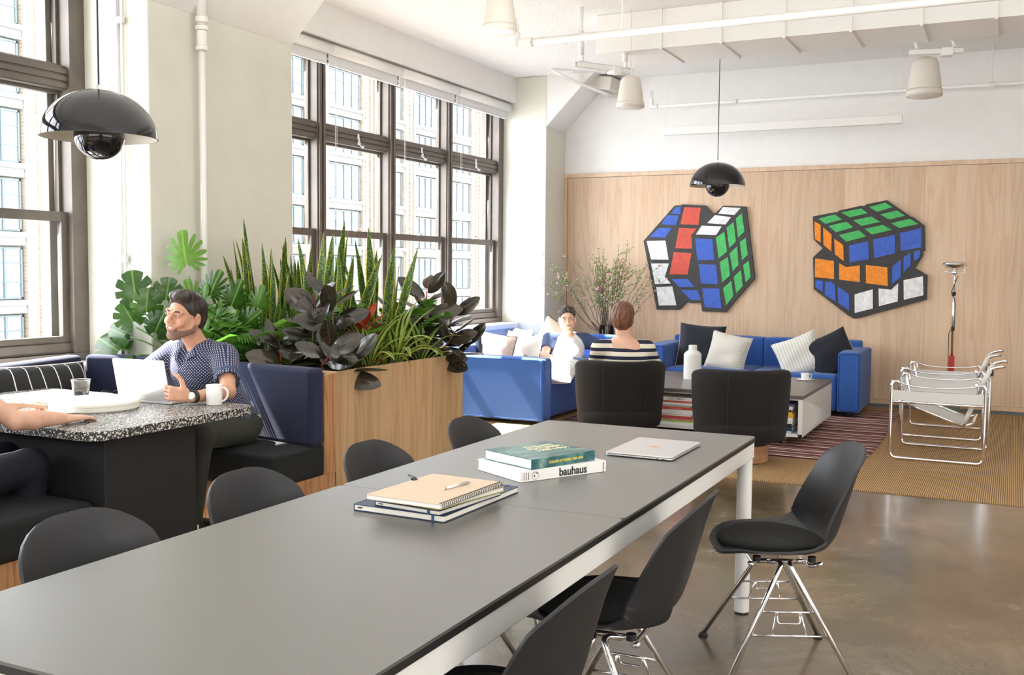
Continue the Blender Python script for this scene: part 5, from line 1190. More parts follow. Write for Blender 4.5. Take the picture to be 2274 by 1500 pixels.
# lobed leaves
def star_leaf(L, W, fn, cupz=.12, rings=5, n=120):
    V = [(0, 0, L*.38)]; UV = [(.5, .38)]; F = []
    for r in range(1, rings+1):
        for k in range(n):
            a = 2*PI*k/n; R = fn(a); x = W/2*R*math.sin(a)*r/rings; z = L*.38+(L*(.62 if math.cos(a) > 0 else .40))*R*math.cos(a)*r/rings
            yb = -.0+.35*L*((z/L-.3)**2)*(1 if z/L > .3 else .3)+cupz*W*(abs(x)/(W/2))**1.6
            V.append((x, yb, z)); UV.append((.5+x/W, z/L))
    for k in range(n):
        l = (k+1) % n; F.append((0, 1+k, 1+l))
        for r in range(rings-1): a = 1+r*n; F.append((a+k, a+n+k, a+n+l, a+l))
    return V, F, UV
def f_phil(a):
    s = abs((a+PI) % (2*PI)-PI)   # 0 at the tip, pi at the base
    base = 1-.15*s/PI
    if s > 2.75: return base*(.30+.25*(PI-s)/.39)
    ph = (s*2.55) % 1.0; lobe = abs(2*ph-1)
    return base*(1-.60*(lobe**2.2)*(0 if s < .12 else 1))
def f_mon(a):
    s = abs((a+PI) % (2*PI)-PI); base = 1-.05*math.cos(2*s)
    if s > 2.85: return base*.45
    r = base
    for c_, d_ in ((.75, .40), (1.35, .50), (1.95, .38)):
        q = abs(s-c_)
        if q < .10: r = min(r, base*(1-d_*(1-q/.10)))
    return r
phil_me = uvmesh('lobed_leaf', *star_leaf(1.0, .95, f_phil, .16, 5, 160), ML_bgreen)
phil_me2 = uvmesh('lobed_leaf', *star_leaf(1.0, .85, f_phil, .22, 5, 160), ML_green)
mon_me = uvmesh('split_leaf', *star_leaf(1.0, .95, f_mon, .12, 5, 160), ML_monst)
oval_me = uvmesh('oval_leaf', *leafgrid(1.0, .52, p_oval, .5, .3, 9, 6), ML_green)
def stemmed(name, me, t, base, tip, d, n, s, sm=M_greenstem):
    o = put(me, name, t, tip, d, n, s)
    a = Vector(base); b = Vector(tip)+Vector(d).normalized()*s*.02; c_ = (a+b)/2+Vector((0, 0, .06))
    MB().tube([a.lerp(c_, k/4).lerp(c_.lerp(b, k/4), k/4) for k in range(5)], .0045, 6).build('stem', sm, t, smooth=True)
    return o
CAMP = Vector((0, 0, 1.42))
def toward(p, rx=0, ry=0): v = (CAMP-Vector(p)).normalized(); return Vector((v.x+rx, v.y, v.z+ry))
t = thing('monstera', 'glossy split-leaf monstera at the window end of planter', 'plant', (-4.72, 4.98, SOIL))
o_ = Vector((-4.72, 4.98, SOIL))
for (x, y, z, s, dx, dz) in ((-4.93, 4.80, 1.17, .24, -.1, 1), (-4.93, 4.79, 1.04, .20, -.35, .6), (-4.84, 4.78, 1.10, .20, .2, .8), (-5.02, 4.78, .86, .26, -.9, .5), (-4.90, 4.76, .88, .20, .1, -.3), (-4.99, 4.80, .98, .20, -.7, .2), (-4.80, 4.80, .98, .20, .3, .4), (-4.72, 4.82, 1.18, .19, .3, .8)):
    p = Vector((x, y-.05, z)); n = -toward(p, rnd.uniform(-.2, .2), rnd.uniform(-.2, .3)); stemmed('leaf', mon_me, t, (0, 0, 0), p-o_, (dx, -.1, dz), n, s)
t = thing('philodendron', 'philodendron with one big fingered leaf reaching up the beige column', 'plant', (-4.66, 5.03, SOIL))
o_ = Vector((-4.66, 5.03, SOIL))
for (x, y, z, s, dx, dz, m_) in ((-4.66, 4.92, 1.36, .30, -.15, 1, 0), (-4.55, 4.95, 1.19, .24, .5, .8, 1), (-4.42, 5.0, 1.13, .24, .5, .8, 1), (-4.34, 5.0, 1.03, .22, .8, .5, 1), (-4.50, 4.93, 1.06, .22, .6, .3, 1), (-4.60, 4.92, 1.14, .22, -.2, .8, 0), (-4.38, 4.95, 1.02, .2, .7, 0, 1), (-4.28, 5.1, 1.12, .20, .3, .9, 1)):
    p = Vector((x, y, z)); n = -toward(p, rnd.uniform(-.3, .3), rnd.uniform(0, .5)); stemmed('leaf', phil_me2 if m_ else phil_me, t, (0, 0, 0), p-o_, (dx, -.1, dz), n, s)
t = thing('zz_plant', 'plant with rounded glossy leaves on arching stems behind seated man', 'plant', (-4.55, 4.97, SOIL))
for (lx, ly, h) in ((-.10, -.05, .40), (.02, -.06, .46), (.12, -.06, .36), (.22, -.04, .30), (-.18, -.04, .30), (.06, -.10, .26)):
    P = [Vector((lx*(k/8)**1.3, ly*(k/8), h*k/8)) for k in range(9)]; MB().tube(P, .006, 6).build('stem', M_greenstem, t, smooth=True)
    for k in range(3, 9):
        for s in (-1, 1): put(oval_me, 'leaf', t, P[k], (s*.9+lx, -.35, .5), (0, .5, -.8), rnd.uniform(.09, .125))
    put(oval_me, 'leaf', t, P[8], (lx, 0, 1), (0, .9, -.3), .11)
# croton, dracaena
cro_me = uvmesh('croton_leaf', *leafgrid(1.0, .34, p_oval, .5, .2, 10, 4, 0, .08), ML_croton)
t = thing('croton', 'red croton with dark veined leaves in the middle of planter', 'plant', (-3.62, 5.33, SOIL))
MB().tube([(0, 0, -.01), (0, 0, .3)], .007, 7).build('stem', M_stem, t)
for k in range(20):
    a = k*2.4; f = k/19; put(cro_me, 'leaf', t, (0, 0, .08+.24*f), (math.cos(a), math.sin(a), .3+1.1*f*f), (math.cos(a), math.sin(a), -.6), rnd.uniform(.15, .20))
dr_me = [uvmesh('striped_leaf', *leafgrid(1.0, .13, p_strap, b, .25, 12, 8, tw, .03), ML_drac) for b, tw in ((1.5, .3), (2.0, -.3), (1.0, .2), (2.4, .5))]
def drac(loc, n, h, label, z0=0):
    t = thing('striped_dracaena', label, 'plant', (loc[0], loc[1], SOIL+z0), 0, 'lime striped dracaenas in the oak planter')
    for k in range(n):
        a = k*2.4+rnd.uniform(-.2, .2); f = k/(n-1)
        put(dr_me[k % 4 if f < .75 else 2], 'leaf', t, (.012*math.cos(a), .012*math.sin(a), .02+.06*f), (math.cos(a)*(.75-.5*f), math.sin(a)*(.75-.5*f), .8+.4*f), (math.cos(a), math.sin(a), 0), h*rnd.uniform(.8, 1.15))
drac((-3.58, 5.32), 18, .34, 'lime striped dracaena below the red croton', .02)
drac((-3.57, 5.62), 20, .38, 'lime striped dracaena right of the red croton', .03)
drac((-3.58, 5.95), 16, .36, 'lime striped dracaena nearest the far end of planter edge')

# ---- flowering branches in a vase
t = thing('side_table', 'small dark round side table in the far corner behind the sofa', 'table', (-4.19, 11.08, .0085))
MB().tube([(0, 0, .47), (0, 0, .49)], .17, 32).build('tabletop', M_black, t, bevel=.002); MB().tube([(0, 0, .0), (0, 0, .47)], .015, 12).build('pole', M_black, t); MB().tube([(0, 0, .0), (0, 0, .012)], .13, 28).build('base', M_black, t)
vz = .0085+.4905
t = thing('glass_vase', 'clear cylinder glass vase holding blossom branches', 'vase', (-4.19, 11.08, vz))
MB().lathe([(.001, 0), (.085, 0), (.088, .01), (.088, .30), (.084, .30), (.083, .012), (.001, .012)], 40).build('vase_body', M_clear, t, smooth=True)
t = thing('blossom_branches', 'spreading bare branches with pink blossoms and small green leaves', 'branches', (-4.19, 11.08, vz+.015))
bl = []; lf = MB(); pk = MB(); rb = random.Random(5)
def quadleaf(m, p, d, n, l, w):
    d = Vector(d).normalized(); s = d.cross(Vector(n)); s = s.normalized()*w/2 if s.length > 1e-3 else Vector((w/2, 0, 0)); p = Vector(p)
    m.add([p, p+d*l*.5+s, p+d*l, p+d*l*.5-s], [(0, 1, 2, 3)])
for k in range(42):
    a = rb.uniform(0, 2*PI); sp = rb.uniform(.05, .78) if k > 8 else rb.uniform(.55, .95); hh = rb.uniform(.85, 1.18)*(1-.22*sp*sp)
    if k == 0: a, sp, hh = PI*.98, 1.0, .86
    if k == 1: a, sp, hh = 0.05, .92, .82
    if k == 2: a, sp, hh = PI*1.02, .8, 1.0
    tgt = Vector((math.cos(a)*sp*.78, math.sin(a)*sp*.26-.05-.42*max(0, -math.cos(a)*sp-.35), hh*1.02)); st = Vector((math.cos(a)*.03, math.sin(a)*.03, 0)); P = []
    for i in range(13):
        f = i/12; q = st.lerp(tgt, f); q.x = st.x+(tgt.x-st.x)*f**1.25; q.y = st.y+(tgt.y-st.y)*f**1.25
        if i: q += Vector((rb.uniform(-1, 1), rb.uniform(-.6, .6), rb.uniform(-1, 1)))*.010
        if f < .32: q.x = max(-.075, min(.075, q.x)); q.y = max(-.075, min(.075, q.y))
        P.append(q)
    m = MB().tube(P, [.0052*(1-.75*i/12) for i in range(13)], 5)
    tips = []
    for j in range(rb.randint(3, 6)):
        i = rb.randint(6, 11); d = Vector((rb.uniform(-1, 1)+math.cos(a)*.5, rb.uniform(-.5, .5), rb.uniform(.1, 1))).normalized(); l = rb.uniform(.08, .24); q = [P[i]]
        for w_ in range(4): q.append(q[-1]+d*l/4+Vector((rb.uniform(-1, 1), rb.uniform(-1, 1), rb.uniform(-1, 1)))*.008)
        m.tube(q, [.0022, .002, .0017, .0014, .001], 4); tips += q[1:]
    m.build('branch', M_stem, t, smooth=True)
    for q in tips+P[6:]:
        for w_ in range(rb.randint(2, 4)):
            dd = (rb.uniform(-1, 1), rb.uniform(-1, 1), rb.uniform(-.2, 1)); quadleaf(lf, q, dd, (rb.uniform(-1, 1), 1, rb.uniform(-1, 1)), rb.uniform(.016, .030), .010)
        if rb.random() < .22:
            for w_ in range(6): quadleaf(pk, q, (rb.uniform(-1, 1), rb.uniform(-1, 1), rb.uniform(-1, 1)), (rb.uniform(-1, 1), 1, rb.uniform(-1, 1)), .017, .014)
o = lf.build('leaves', M_leafg, t); o['kind'] = 'stuff'
o = pk.build('blossoms', M_pinkp, t); o['kind'] = 'stuff'

# ================================================================== PEOPLE
class Field:
    def __init__(s, lo, hi, h):
        s.lo = np.array(lo, float); s.h = h; s.n = np.ceil((np.array(hi)-s.lo)/h).astype(int)+1
        s.ax = [(s.lo[i]+h*np.arange(s.n[i])).astype(np.float32) for i in range(3)]; s.F = np.full(s.n, 9.0, np.float32)
    def sl(s, lo, hi, m):
        a = np.clip(((np.array(lo)-m-s.lo)/s.h).astype(int), 0, s.n-1); b = np.clip(((np.array(hi)+m-s.lo)/s.h).astype(int)+2, 1, s.n)
        if (b <= a).any(): return None, None
        q = tuple(slice(a[i], b[i]) for i in range(3)); return q, np.stack(np.meshgrid(*[s.ax[i][q[i]] for i in range(3)], indexing='ij'), -1)
    def cap(s, a, b, ra, rb=None, k=.012, sub=False):
        rb = ra if rb is None else rb; a = np.array(a, float); b = np.array(b, float); r = max(ra, rb)
        q, P = s.sl(np.minimum(a, b)-r, np.maximum(a, b)+r, k+.02)
        if q is None: return s
        d = cap(P, a, b, ra, rb); s.F[q] = smax(s.F[q], -d, k) if sub else smin(s.F[q], d, k); return s
    def ell(s, c, r, R=None, k=.012, sub=False):
        m = max(r); q, P = s.sl(np.array(c)-m, np.array(c)+m, k+.02)
        if q is None: return s
        d = ell(P, c, r, R); s.F[q] = smax(s.F[q], -d, k) if sub else smin(s.F[q], d, k); return s
    def chain(s, pts, rad, k=.012):
        for i in range(len(pts)-1): s.cap(pts[i], pts[i+1], rad[i], rad[i+1], k)
        return s
    def full(s): return np.stack(np.meshgrid(*s.ax, indexing='ij'), -1)
    def clip(s, fn, k=.004):
        s.F = smax(s.F, fn(s.full()), k); return s
    def build(s, name, mat, parent, it=1, inv=None):
        F = s.F; F[0] = F[-1] = 1; F[:, 0] = F[:, -1] = 1; F[:, :, 0] = F[:, :, -1] = 1
        v, f = surfnet(F, s.lo, s.h)
        if inv is not None: v = v-np.array(inv)
        me = bpy.data.meshes.new(name); me.from_pydata(v.tolist(), [], f.tolist()); me.materials.append(mat); me.shade_smooth(); o = link(name, me, parent)
        if it: md = o.modifiers.new('smooth', 'SMOOTH'); md.iterations = it; md.factor = .5
        return o
def headprims(F, M, s=1.0, neck_to=None, neck_r=.055, ears=True, off=0, smile=False, neck=True):
    R = np.array([[M[i][j] for j in range(3)] for i in range(3)]); T = np.array(M.translation)
    p = lambda x, y, z: R@(np.array((x, y, z))*s)+T
    E = lambda c, r, k=.012, sub=False: F.ell(p(*c), [(q+off)*s for q in r], R, k, sub)
    K = lambda a, b, ra, rb, k=.012, sub=False: F.cap(p(*a), p(*b), (ra+off)*s, (rb+off)*s, k, sub)
    E((0, .014, .035), (.073, .093, .080), .01)
    E((0, -.030, -.020), (.060, .060, .085), .02)
    K((0, -.070, -.098), (0, -.066, -.090), .020, .022, .025)
    for x in (-1, 1):
        K((x*.050, -.002, -.062), (x*.014, -.068, -.100), .020, .018, .022)
        K((x*.056, .002, -.030), (x*.050, -.002, -.062), .018, .018, .02)
        E((x*.034, -.066, -.024), (.024, .020, .020), .014)
        K((x*.046, -.074, .022), (x*.012, -.086, .020), .010, .009, .010)
        E((x*.031, -.104, .003), (.015, .014, .010), .008, True)
        E((x*.031, -.0775, .002), (.0150, .0125, .0125), .003)
        E((x*.013, -.100, -.033), (.0095, .011, .008), .006)
        if ears:
            E((x*.077, .010, -.010), (.009, .020, .031), .006); E((x*.086, .004, -.008), (.006, .010, .016), .004, True)
    K((0, -.090, .012), (0, -.112, -.026), .0070, .0115, .008)
    if smile:
        E((0, -.084, -.056), (.034, .020, .020), .014)
        E((0, -.106, -.059), (.026, .014, .0105), .004, True)
        for x in (-1, 1): E((x*.040, -.070, -.036), (.018, .018, .014), .012)
    else:
        E((0, -.082, -.060), (.028, .018, .018), .014); K((-.018, -.098, -.057), (.018, -.098, -.057), .0050, .0050, .004); K((-.014, -.097, -.067), (.014, -.097, -.067), .0058, .0058, .004)
        K((-.024, -.104, -.062), (.024, -.104, -.062), .0015, .0015, .002, True)
    if neck: F.cap(p(0, .022, -.06), neck_to, neck_r*s, neck_r*1.05, .03)
    return p, R
def hair_field(M, s, h, prims, line, hmat, root, inv, name='hair', wob=.0022, freq=150, it=1):
    R = np.array([[M[i][j] for j in range(3)] for i in range(3)]); T = np.array(M.translation)
    F = Field(T-.16*s, T+.17*s, h)
    for c, r, k in prims: F.ell(R@(np.array(c)*s)+T, [q*s for q in r], R, k)
    def fn(P):
        q = ((P-T)@R)/s; ys, zs = line; zl = np.interp(q[..., 1], ys, zs); side = np.clip((np.abs(q[..., 0])-.03)/.05, 0, 1)
        return (zl-.012*side*(q[..., 1] < -.03)-q[..., 2])*s
    P = F.full(); q = ((P-T)@R)/s
    F.F = F.F+wob*np.sin(q[..., 0]*freq+6*np.sin(q[..., 1]*26)+4*np.sin(q[..., 2]*22))*np.sin(q[..., 1]*freq*.35+q[..., 2]*30+1)
    F.clip(fn, .006); return F.build(name, hmat, root, it, inv)
def face_bits(M, s, root, inv, brow, look=(0, 0), smile=False, lip=M_lip):
    I = Matrix.Translation(-Vector(inv)) @ M @ Matrix.Scale(s, 4)
    for x in (-1, 1):
        e = MB().sphere((x*.031, -.0806, .0025), .0112, 18, 12, (1, 1, .60)).xf(I).build('eye', M_eye, root, smooth=True)
        MB().sphere((x*.031+look[0]*.006, -.0905, .0025+look[1]*.004), .0050, 14, 8, (1, .45, .95)).xf(I).build('iris', M_iris, e, smooth=True)
        MB().tube([(x*.0305+.0135*math.cos(a), -.0885-.0030*math.sin(a), .0022+.0058*math.sin(a)) for a in [PI*i/8 for i in range(9)]], .0026, 6).xf(I).build('eyelid', M_skin if root['label'].find('navy dotted') > 0 else M_skin2, root, smooth=True)
        MB().tube([(x*.013, -.0955, .0195), (x*.026, -.0950, .0245), (x*.040, -.087, .0245), (x*.050, -.076, .019)], [.0028, .0036, .0030, .0012], 7).xf(I).build('eyebrow', brow, root, smooth=True)
    if smile:
        MB().grid(lambda u, v: (-.0225+.045*u, -.0985+.020*(2*u-1)**2, -.0515-.0125*v-.004*(1-(2*u-1)**2)+.003), 12, 3).xf(I).build('teeth', M_teeth, root, smooth=True)
        up = [(-.029+.058*u, -.1035+.026*(2*u-1)**2, -.0505+.006*(2*u-1)**2-.0015) for u in [i/12 for i in range(13)]]
        lo = [(-.029+.058*u, -.1030+.026*(2*u-1)**2, -.0700+.020*(2*u-1)**2) for u in [i/12 for i in range(13)]]
        MB().tube(up, [.0015]+[.0030]*11+[.0015], 7).tube(lo, [.0015]+[.0038]*11+[.0015], 7).xf(I).build('lips', lip, root, smooth=True)
    else:
        up = [(-.022+.044*u, -.1030+.020*(2*u-1)**2, -.0575+.002*math.cos(4*PI*u)) for u in [i/12 for i in range(13)]]
        lo = [(-.020+.040*u, -.1025+.020*(2*u-1)**2, -.0660+.005*(2*u-1)**2) for u in [i/12 for i in range(13)]]
        MB().tube(up, [.001]+[.0028]*11+[.001], 7).tube(lo, [.001]+[.0036]*11+[.001], 7).xf(I).build('lips', lip, root, smooth=True)
def hand(F, W_, f, pn, th, curl=.5, s=1.0, thumb_out=.7, spread=.06, curls=None):
    """wrist point, finger direction, palm normal (fingers curl towards it), thumb side"""
    W_ = Vector(W_); f = Vector(f).normalized(); pn = Vector(pn); pn = (pn-f*pn.dot(f)).normalized(); sd = f.cross(pn)
    if sd.dot(Vector(th)) < 0: sd = -sd
    k = .006
    for q, r in ((-.028, .0135), (-.010, .0145), (.010, .0145), (.027, .0135)):
        F.cap(W_+f*.008*s+sd*q*.7*s, W_+f*.082*s+sd*q*s, (r+.001)*s, (r-.003)*s, .012)
    for i, (q, L_, r) in enumerate(((.029, .072, .0086), (.0098, .080, .0088), (-.0098, .074, .0085), (-.029, .058, .0076))):
        c = (curls[i] if curls else curl); a0_ = Vector(W_+f*.085*s+sd*q*s); d = (f+sd*q*spread*8).normalized(); p = a0_; ang_ = c*.55
        for j, seg_ in enumerate((.44, .31, .25)):
            dd = d*math.cos(ang_)+pn*math.sin(ang_); e = p+dd*L_*seg_*s; F.cap(p, e, r*s*(1-.07*j), r*s*(.95-.09*j), k if j == 0 else .004); p = e; ang_ += c*.85
    b = W_+f*.020*s+sd*.026*s; m_ = b+(f*.55+sd*thumb_out+pn*.25).normalized()*.042*s; e = m_+(f*.8+sd*thumb_out*.55+pn*.25*curl).normalized()*.030*s; t2 = e+(f*.95+sd*thumb_out*.3+pn*.35*curl).normalized()*.026*s
    F.cap(b, m_, .0140*s, .0112*s, .012); F.cap(m_, e, .0110*s, .0098*s, .005); F.cap(e, t2, .0098*s, .0080*s, .004)
def headM(c, face, up=(0, 0, 1)):
    y = -Vector(face).normalized(); z = Vector(up); z = (z-y*z.dot(y)).normalized(); x = y.cross(z)
    return Matrix(((x.x, y.x, z.x, c[0]), (x.y, y.y, z.y, c[1]), (x.z, y.z, z.z, c[2]), (0, 0, 0, 1)))
V3 = Vector
# ---------- smiling man at the booth
o_ = V3((-3.95, 4.40, .45))
man = thing('person', 'smiling dark-haired man in navy dotted short-sleeved shirt at the open laptop', 'person', o_)
HM = headM((-3.950, 4.135, 1.165), (.02, -1, .03), (.13, .02, 1)); hs_ = 1.06
nb_ = V3((-3.945, 4.235, .985))
F = Field((-4.42, 3.66, .68), (-3.45, 4.45, 1.32), .0036)
headprims(F, HM, hs_, nb_, .053, smile=True)
F.ell((-3.945, 4.235, .90), (.15, .085, .13), None, .02)
shR, shL = V3((-3.765, 4.235, .945)), V3((-4.125, 4.225, .945))
elR, wrR = V3((-3.605, 4.075, .785)), V3((-3.620, 3.825, .782))
elL, wrL = V3((-4.235, 4.02, .785)), V3((-4.085, 3.90, .785))
F.chain([shR, shR.lerp(elR, .5), elR], [.050, .046, .036], .02).chain([elR, elR.lerp(wrR, .35), wrR], [.037, .037, .025], .015)
F.chain([shL, shL.lerp(elL, .5), elL], [.050, .046, .036], .02).chain([elL, elL.lerp(wrL, .35), wrL], [.037, .037, .025], .015)
hand(F, wrR+V3((-.004, -.02, .012)), (-.90, -.40, .10), (-.25, .95, 0), (0, 0, 1), 1.0, 1.0, 1.3, .02, curls=(.75, .8, .85, .9))
hand(F, wrL+V3((.0, -.01, .01)), (.55, -.75, .05), (.75, .6, 0), (0, 0, 1), .9, .95, .8, .02)
F.build('body', M_skin, man, 1, o_)
hair_field(HM, hs_, .0042, [((0, .016, .044), (.079, .101, .083), .01), ((.0, -.040, .098), (.062, .058, .030), .03), ((.022, -.030, .106), (.045, .060, .026), .02), ((0, .06, .0), (.074, .062, .085), .02)],
           ([-.13, -.085, -.060, -.035, -.010, .012, .03, .06, .12], [.090, .078, .052, .020, -.008, .018, -.012, -.060, -.075]), M_hair1, man, o_, wob=.0030)
# beard
F = Field(np.array(HM.translation)-.15, np.array(HM.translation)+.12, .0040)
headprims(F, HM, hs_, nb_, .053, ears=False, off=.0016, smile=True, neck=False)
R_h = np.array([[HM[i][j] for j in range(3)] for i in range(3)]); T_h = np.array(HM.translation)
def beard(P):
    q = ((P-T_h)@R_h)/hs_; x, y, z = q[..., 0], q[..., 1], q[..., 2]
    top = np.interp(y, [-.12, -.095, -.075, -.05, -.02, .0, .02], [-.044, -.046, -.070, -.068, -.056, -.025, -.015]); f = z-top
    mouth = 1-np.sqrt((x/.031)**2+((z+.0575)/.0165)**2); f = np.maximum(f, np.where(y < -.06, mouth*.02, -1)); return np.maximum(f, y-.004)
F.clip(beard, .001); F.build('beard', M_beard, man, 0, o_)
face_bits(HM, hs_, man, o_, M_hair1, (-.5, 0), True)
# shirt
F = Field((-4.42, 3.95, .42), (-3.50, 4.75, 1.10), .0065)
F.ell((-3.945, 4.235, .87), (.185, .118, .16), None, .03).chain([(-3.945, 4.245, .86), (-3.94, 4.36, .68), (-3.93, 4.46, .56)], [.135, .145, .150], .05)
F.ell((-3.94, 4.40, .60), (.165, .135, .13), None, .04)
F.chain([(-3.945, 4.245, .965), shR+V3((-.03, 0, .015))], [.075, .062], .03).chain([(-3.945, 4.245, .965), shL+V3((.03, 0, .015))], [.075, .062], .03)
sR, sL = shR.lerp(elR, .70), shL.lerp(elL, .70)
F.chain([shR, sR], [.072, .066], .03).chain([shL, sL], [.072, .066], .03)
for a_, b_ in ((shR, elR), (shL, elL)):
    d_ = (b_-a_).normalized(); e_ = a_.lerp(b_, .68); F.cap(e_+d_*.066, e_+d_*.14, .085, .085, .002, True)
F.cap((-3.95, 4.150, 1.07), (-3.955, 4.075, .875), .068, .018, .006, True); F.cap((-3.95, 4.22, 1.03), (-3.95, 4.22, 1.10), .060, .075, .01, True)
Pf = F.full(); F.F = F.F+.0035*np.sin(Pf[..., 2]*70+Pf[..., 0]*55+3*np.sin(Pf[..., 1]*20))*np.clip((.92-Pf[..., 2])*6, 0, 1)
shirt = F.build('shirt', M_dotshirt, man, 2, o_)
for a_, b_ in ((shR, elR), (shL, elL)):
    d_ = (b_-a_).normalized(); e_ = a_.lerp(b_, .68)-d_*.044; MB().tube([e_-o_, e_+d_*.028-o_], [.0690, .0680], 28).build('rolled_cuff', M_cuff, shirt, smooth=False, bevel=.004)
# collar wings
for s in (-1, 1):
    col_ = [(-3.95+s*.052, 4.265, 1.035), (-3.95+s*.062, 4.21, 1.025), (-3.955+s*.046, 4.150, .990), (-3.96+s*.022, 4.120, .945)]
    bot_ = [(-3.95+s*.075, 4.275, 1.000), (-3.95+s*.088, 4.205, .990), (-3.955+s*.080, 4.128, .955), (-3.96+s*.034, 4.104, .925)]
    MB().grid(lambda u, v: tuple(Vector(col_[min(int(u*3), 2)]).lerp(Vector(col_[min(int(u*3), 2)+1]), u*3-min(int(u*3), 2)).lerp(Vector(bot_[min(int(u*3), 2)]).lerp(Vector(bot_[min(int(u*3), 2)+1]), u*3-min(int(u*3), 2)), v)-o_), 9, 3).build('collar', M_dotshirt, shirt, smooth=True, solid=.004)
for k in range(3): MB().tube([(-3.962-o_.x, 4.098-o_.y+.006*k, .87-.07*k-o_.z), (-3.964-o_.x, 4.094-o_.y+.006*k, .87-.07*k-o_.z)], .005, 10).build('button', M_navybk, shirt)
# trousers, shoes
F = Field((-4.30, 3.80, .05), (-3.60, 4.72, .68), .008)
F.ell((-3.93, 4.48, .545), (.18, .14, .10), None, .03)
F.chain([(-3.84, 4.45, .525), (-3.775, 4.05, .545), (-3.80, 4.02, .12)], [.095, .068, .048], .03).chain([(-4.02, 4.45, .525), (-4.09, 4.05, .545), (-4.08, 3.98, .12)], [.095, .068, .048], .03)
F.build('trousers', M_trouser, man, 2, o_)
for x in (-3.80, -4.08):
    F = Field((x-.07, 3.78, -.01), (x+.07, 4.12, .14), .005); F.chain([(x, 4.05, .045), (x, 3.93, .04), (x, 3.85, .032)], [.042, .042, .034], .02).cap((x, 4.04, .05), (x, 4.03, .10), .040, .040); F.clip(lambda P: .006-P[..., 2], .002)
    sh = F.build('shoe', M_black, man, 1, o_); MB().box(x-.045, 3.81, 0, x+.045, 4.09, .014).xf(Matrix.Translation(-o_)).build('sole', M_paper, sh, bevel=.006)
    text_mesh('N', .07, M_paper, sh, Matrix.Translation(V3((x+.0435, 3.99, .058))-o_) @ frame_M((0, 0, 0), (0, 1, .15), (0, -.1, 1)), name='side_mark', ext=.002, font_bold=True)
# watch
wc = wrR+V3((.006, .014, .002)); wd_ = (wrR-elR).normalized()
w_ = MB().tube([wc-wd_*.010-o_, wc+wd_*.010-o_], [.0300, .0285], 24, caps=False).build('watch', M_ink, man, smooth=True, solid=.003)
fn_ = V3((.35, -.90, .25)).normalized(); fc = wc+fn_*.031
MB().tube([fc-o_, fc+fn_*.006-o_], .0185, 24).build('watch_case', M_chrome, w_, bevel=.001); MB().tube([fc+fn_*.006-o_, fc+fn_*.0068-o_], .0155, 24).build('watch_dial', M_bright, w_)

# ---------- man at the left edge: arms and knee in the picture
o_ = V3((-3.86, 2.72, .45))
man2 = thing('person', 'person at the left edge, bare forearms on terrazzo table, dark trousers', 'person', o_)
F = Field((-4.25, 2.50, .68), (-3.50, 3.42, 1.40), .0045)
HM2 = headM((-3.93, 2.66, 1.22), (-.05, 1, 0)); headprims(F, HM2, 1.0, V3((-3.92, 2.60, 1.02)), .053)
F.ell((-3.90, 2.60, .93), (.15, .08, .12), None, .02)
a1_, e1_, w1_ = V3((-3.71, 2.60, .98)), V3((-3.615, 2.830, .795)), V3((-3.640, 3.085, .770))
a2_, e2_, w2_ = V3((-4.10, 2.60, .98)), V3((-4.10, 2.90, .80)), V3((-4.030, 3.145, .790))
for a_, e_, w2 in ((a1_, e1_, w1_), (a2_, e2_, w2_)): F.chain([a_, a_.lerp(e_, .5), e_], [.05, .046, .038], .02).chain([e_, e_.lerp(w2, .35), w2], [.040, .041, .026], .015)
hand(F, w1_+V3((0, .01, -.002)), (-.08, 1, -.06), (0, 0, -1), (-1, 0, 0), .18, 1.02, .6, .09)
hand(F, w2_+V3((0, .01, 0)), (.25, 1, .02), (.3, 0, -1), (.8, 0, .5), .9, 1.0, .5, .02)
F.build('body', M_skin2, man2, 1, o_)
hair_field(HM2, 1.0, .006, [((0, .016, .044), (.079, .101, .084), .01), ((0, .06, .0), (.074, .062, .085), .02)], ([-.13, -.085, -.060, -.035, -.010, .012, .03, .06, .12], [.090, .078, .052, .020, -.008, .018, -.012, -.060, -.075]), M_hair3, man2, o_)
F = Field((-4.30, 2.45, .40), (-3.55, 2.90, 1.12), .009)
F.ell((-3.90, 2.60, .90), (.19, .11, .17), None, .03).chain([(-3.9, 2.60, .88), (-3.9, 2.62, .62), (-3.9, 2.63, .54)], [.135, .14, .15], .05).chain([a1_, a1_.lerp(e1_, .45)], [.07, .066], .03).chain([a2_, a2_.lerp(e2_, .45)], [.07, .066], .03)
F.build('shirt', M_denim, man2, 2, o_)
F = Field((-4.25, 2.50, .06), (-3.58, 3.32, .70), .008)
F.ell((-3.90, 2.66, .54), (.18, .14, .10), None, .03).chain([(-3.80, 2.70, .535), (-3.775, 3.02, .56), (-3.80, 3.02, .12)], [.095, .075, .05], .03).chain([(-4.0, 2.70, .535), (-4.04, 3.10, .555), (-4.02, 3.10, .12)], [.095, .07, .05], .03)
F.build('trousers', M_navytr, man2, 2, o_)
for x, y in ((-3.80, 3.02), (-4.02, 3.10)):
    F = Field((x-.07, y-.1, -.01), (x+.07, y+.25, .14), .006); F.chain([(x, y-.02, .045), (x, y+.10, .04), (x, y+.18, .032)], [.042, .042, .034], .02); F.clip(lambda P: .004-P[..., 2], .002); F.build('shoe', M_black, man2, 1, o_)

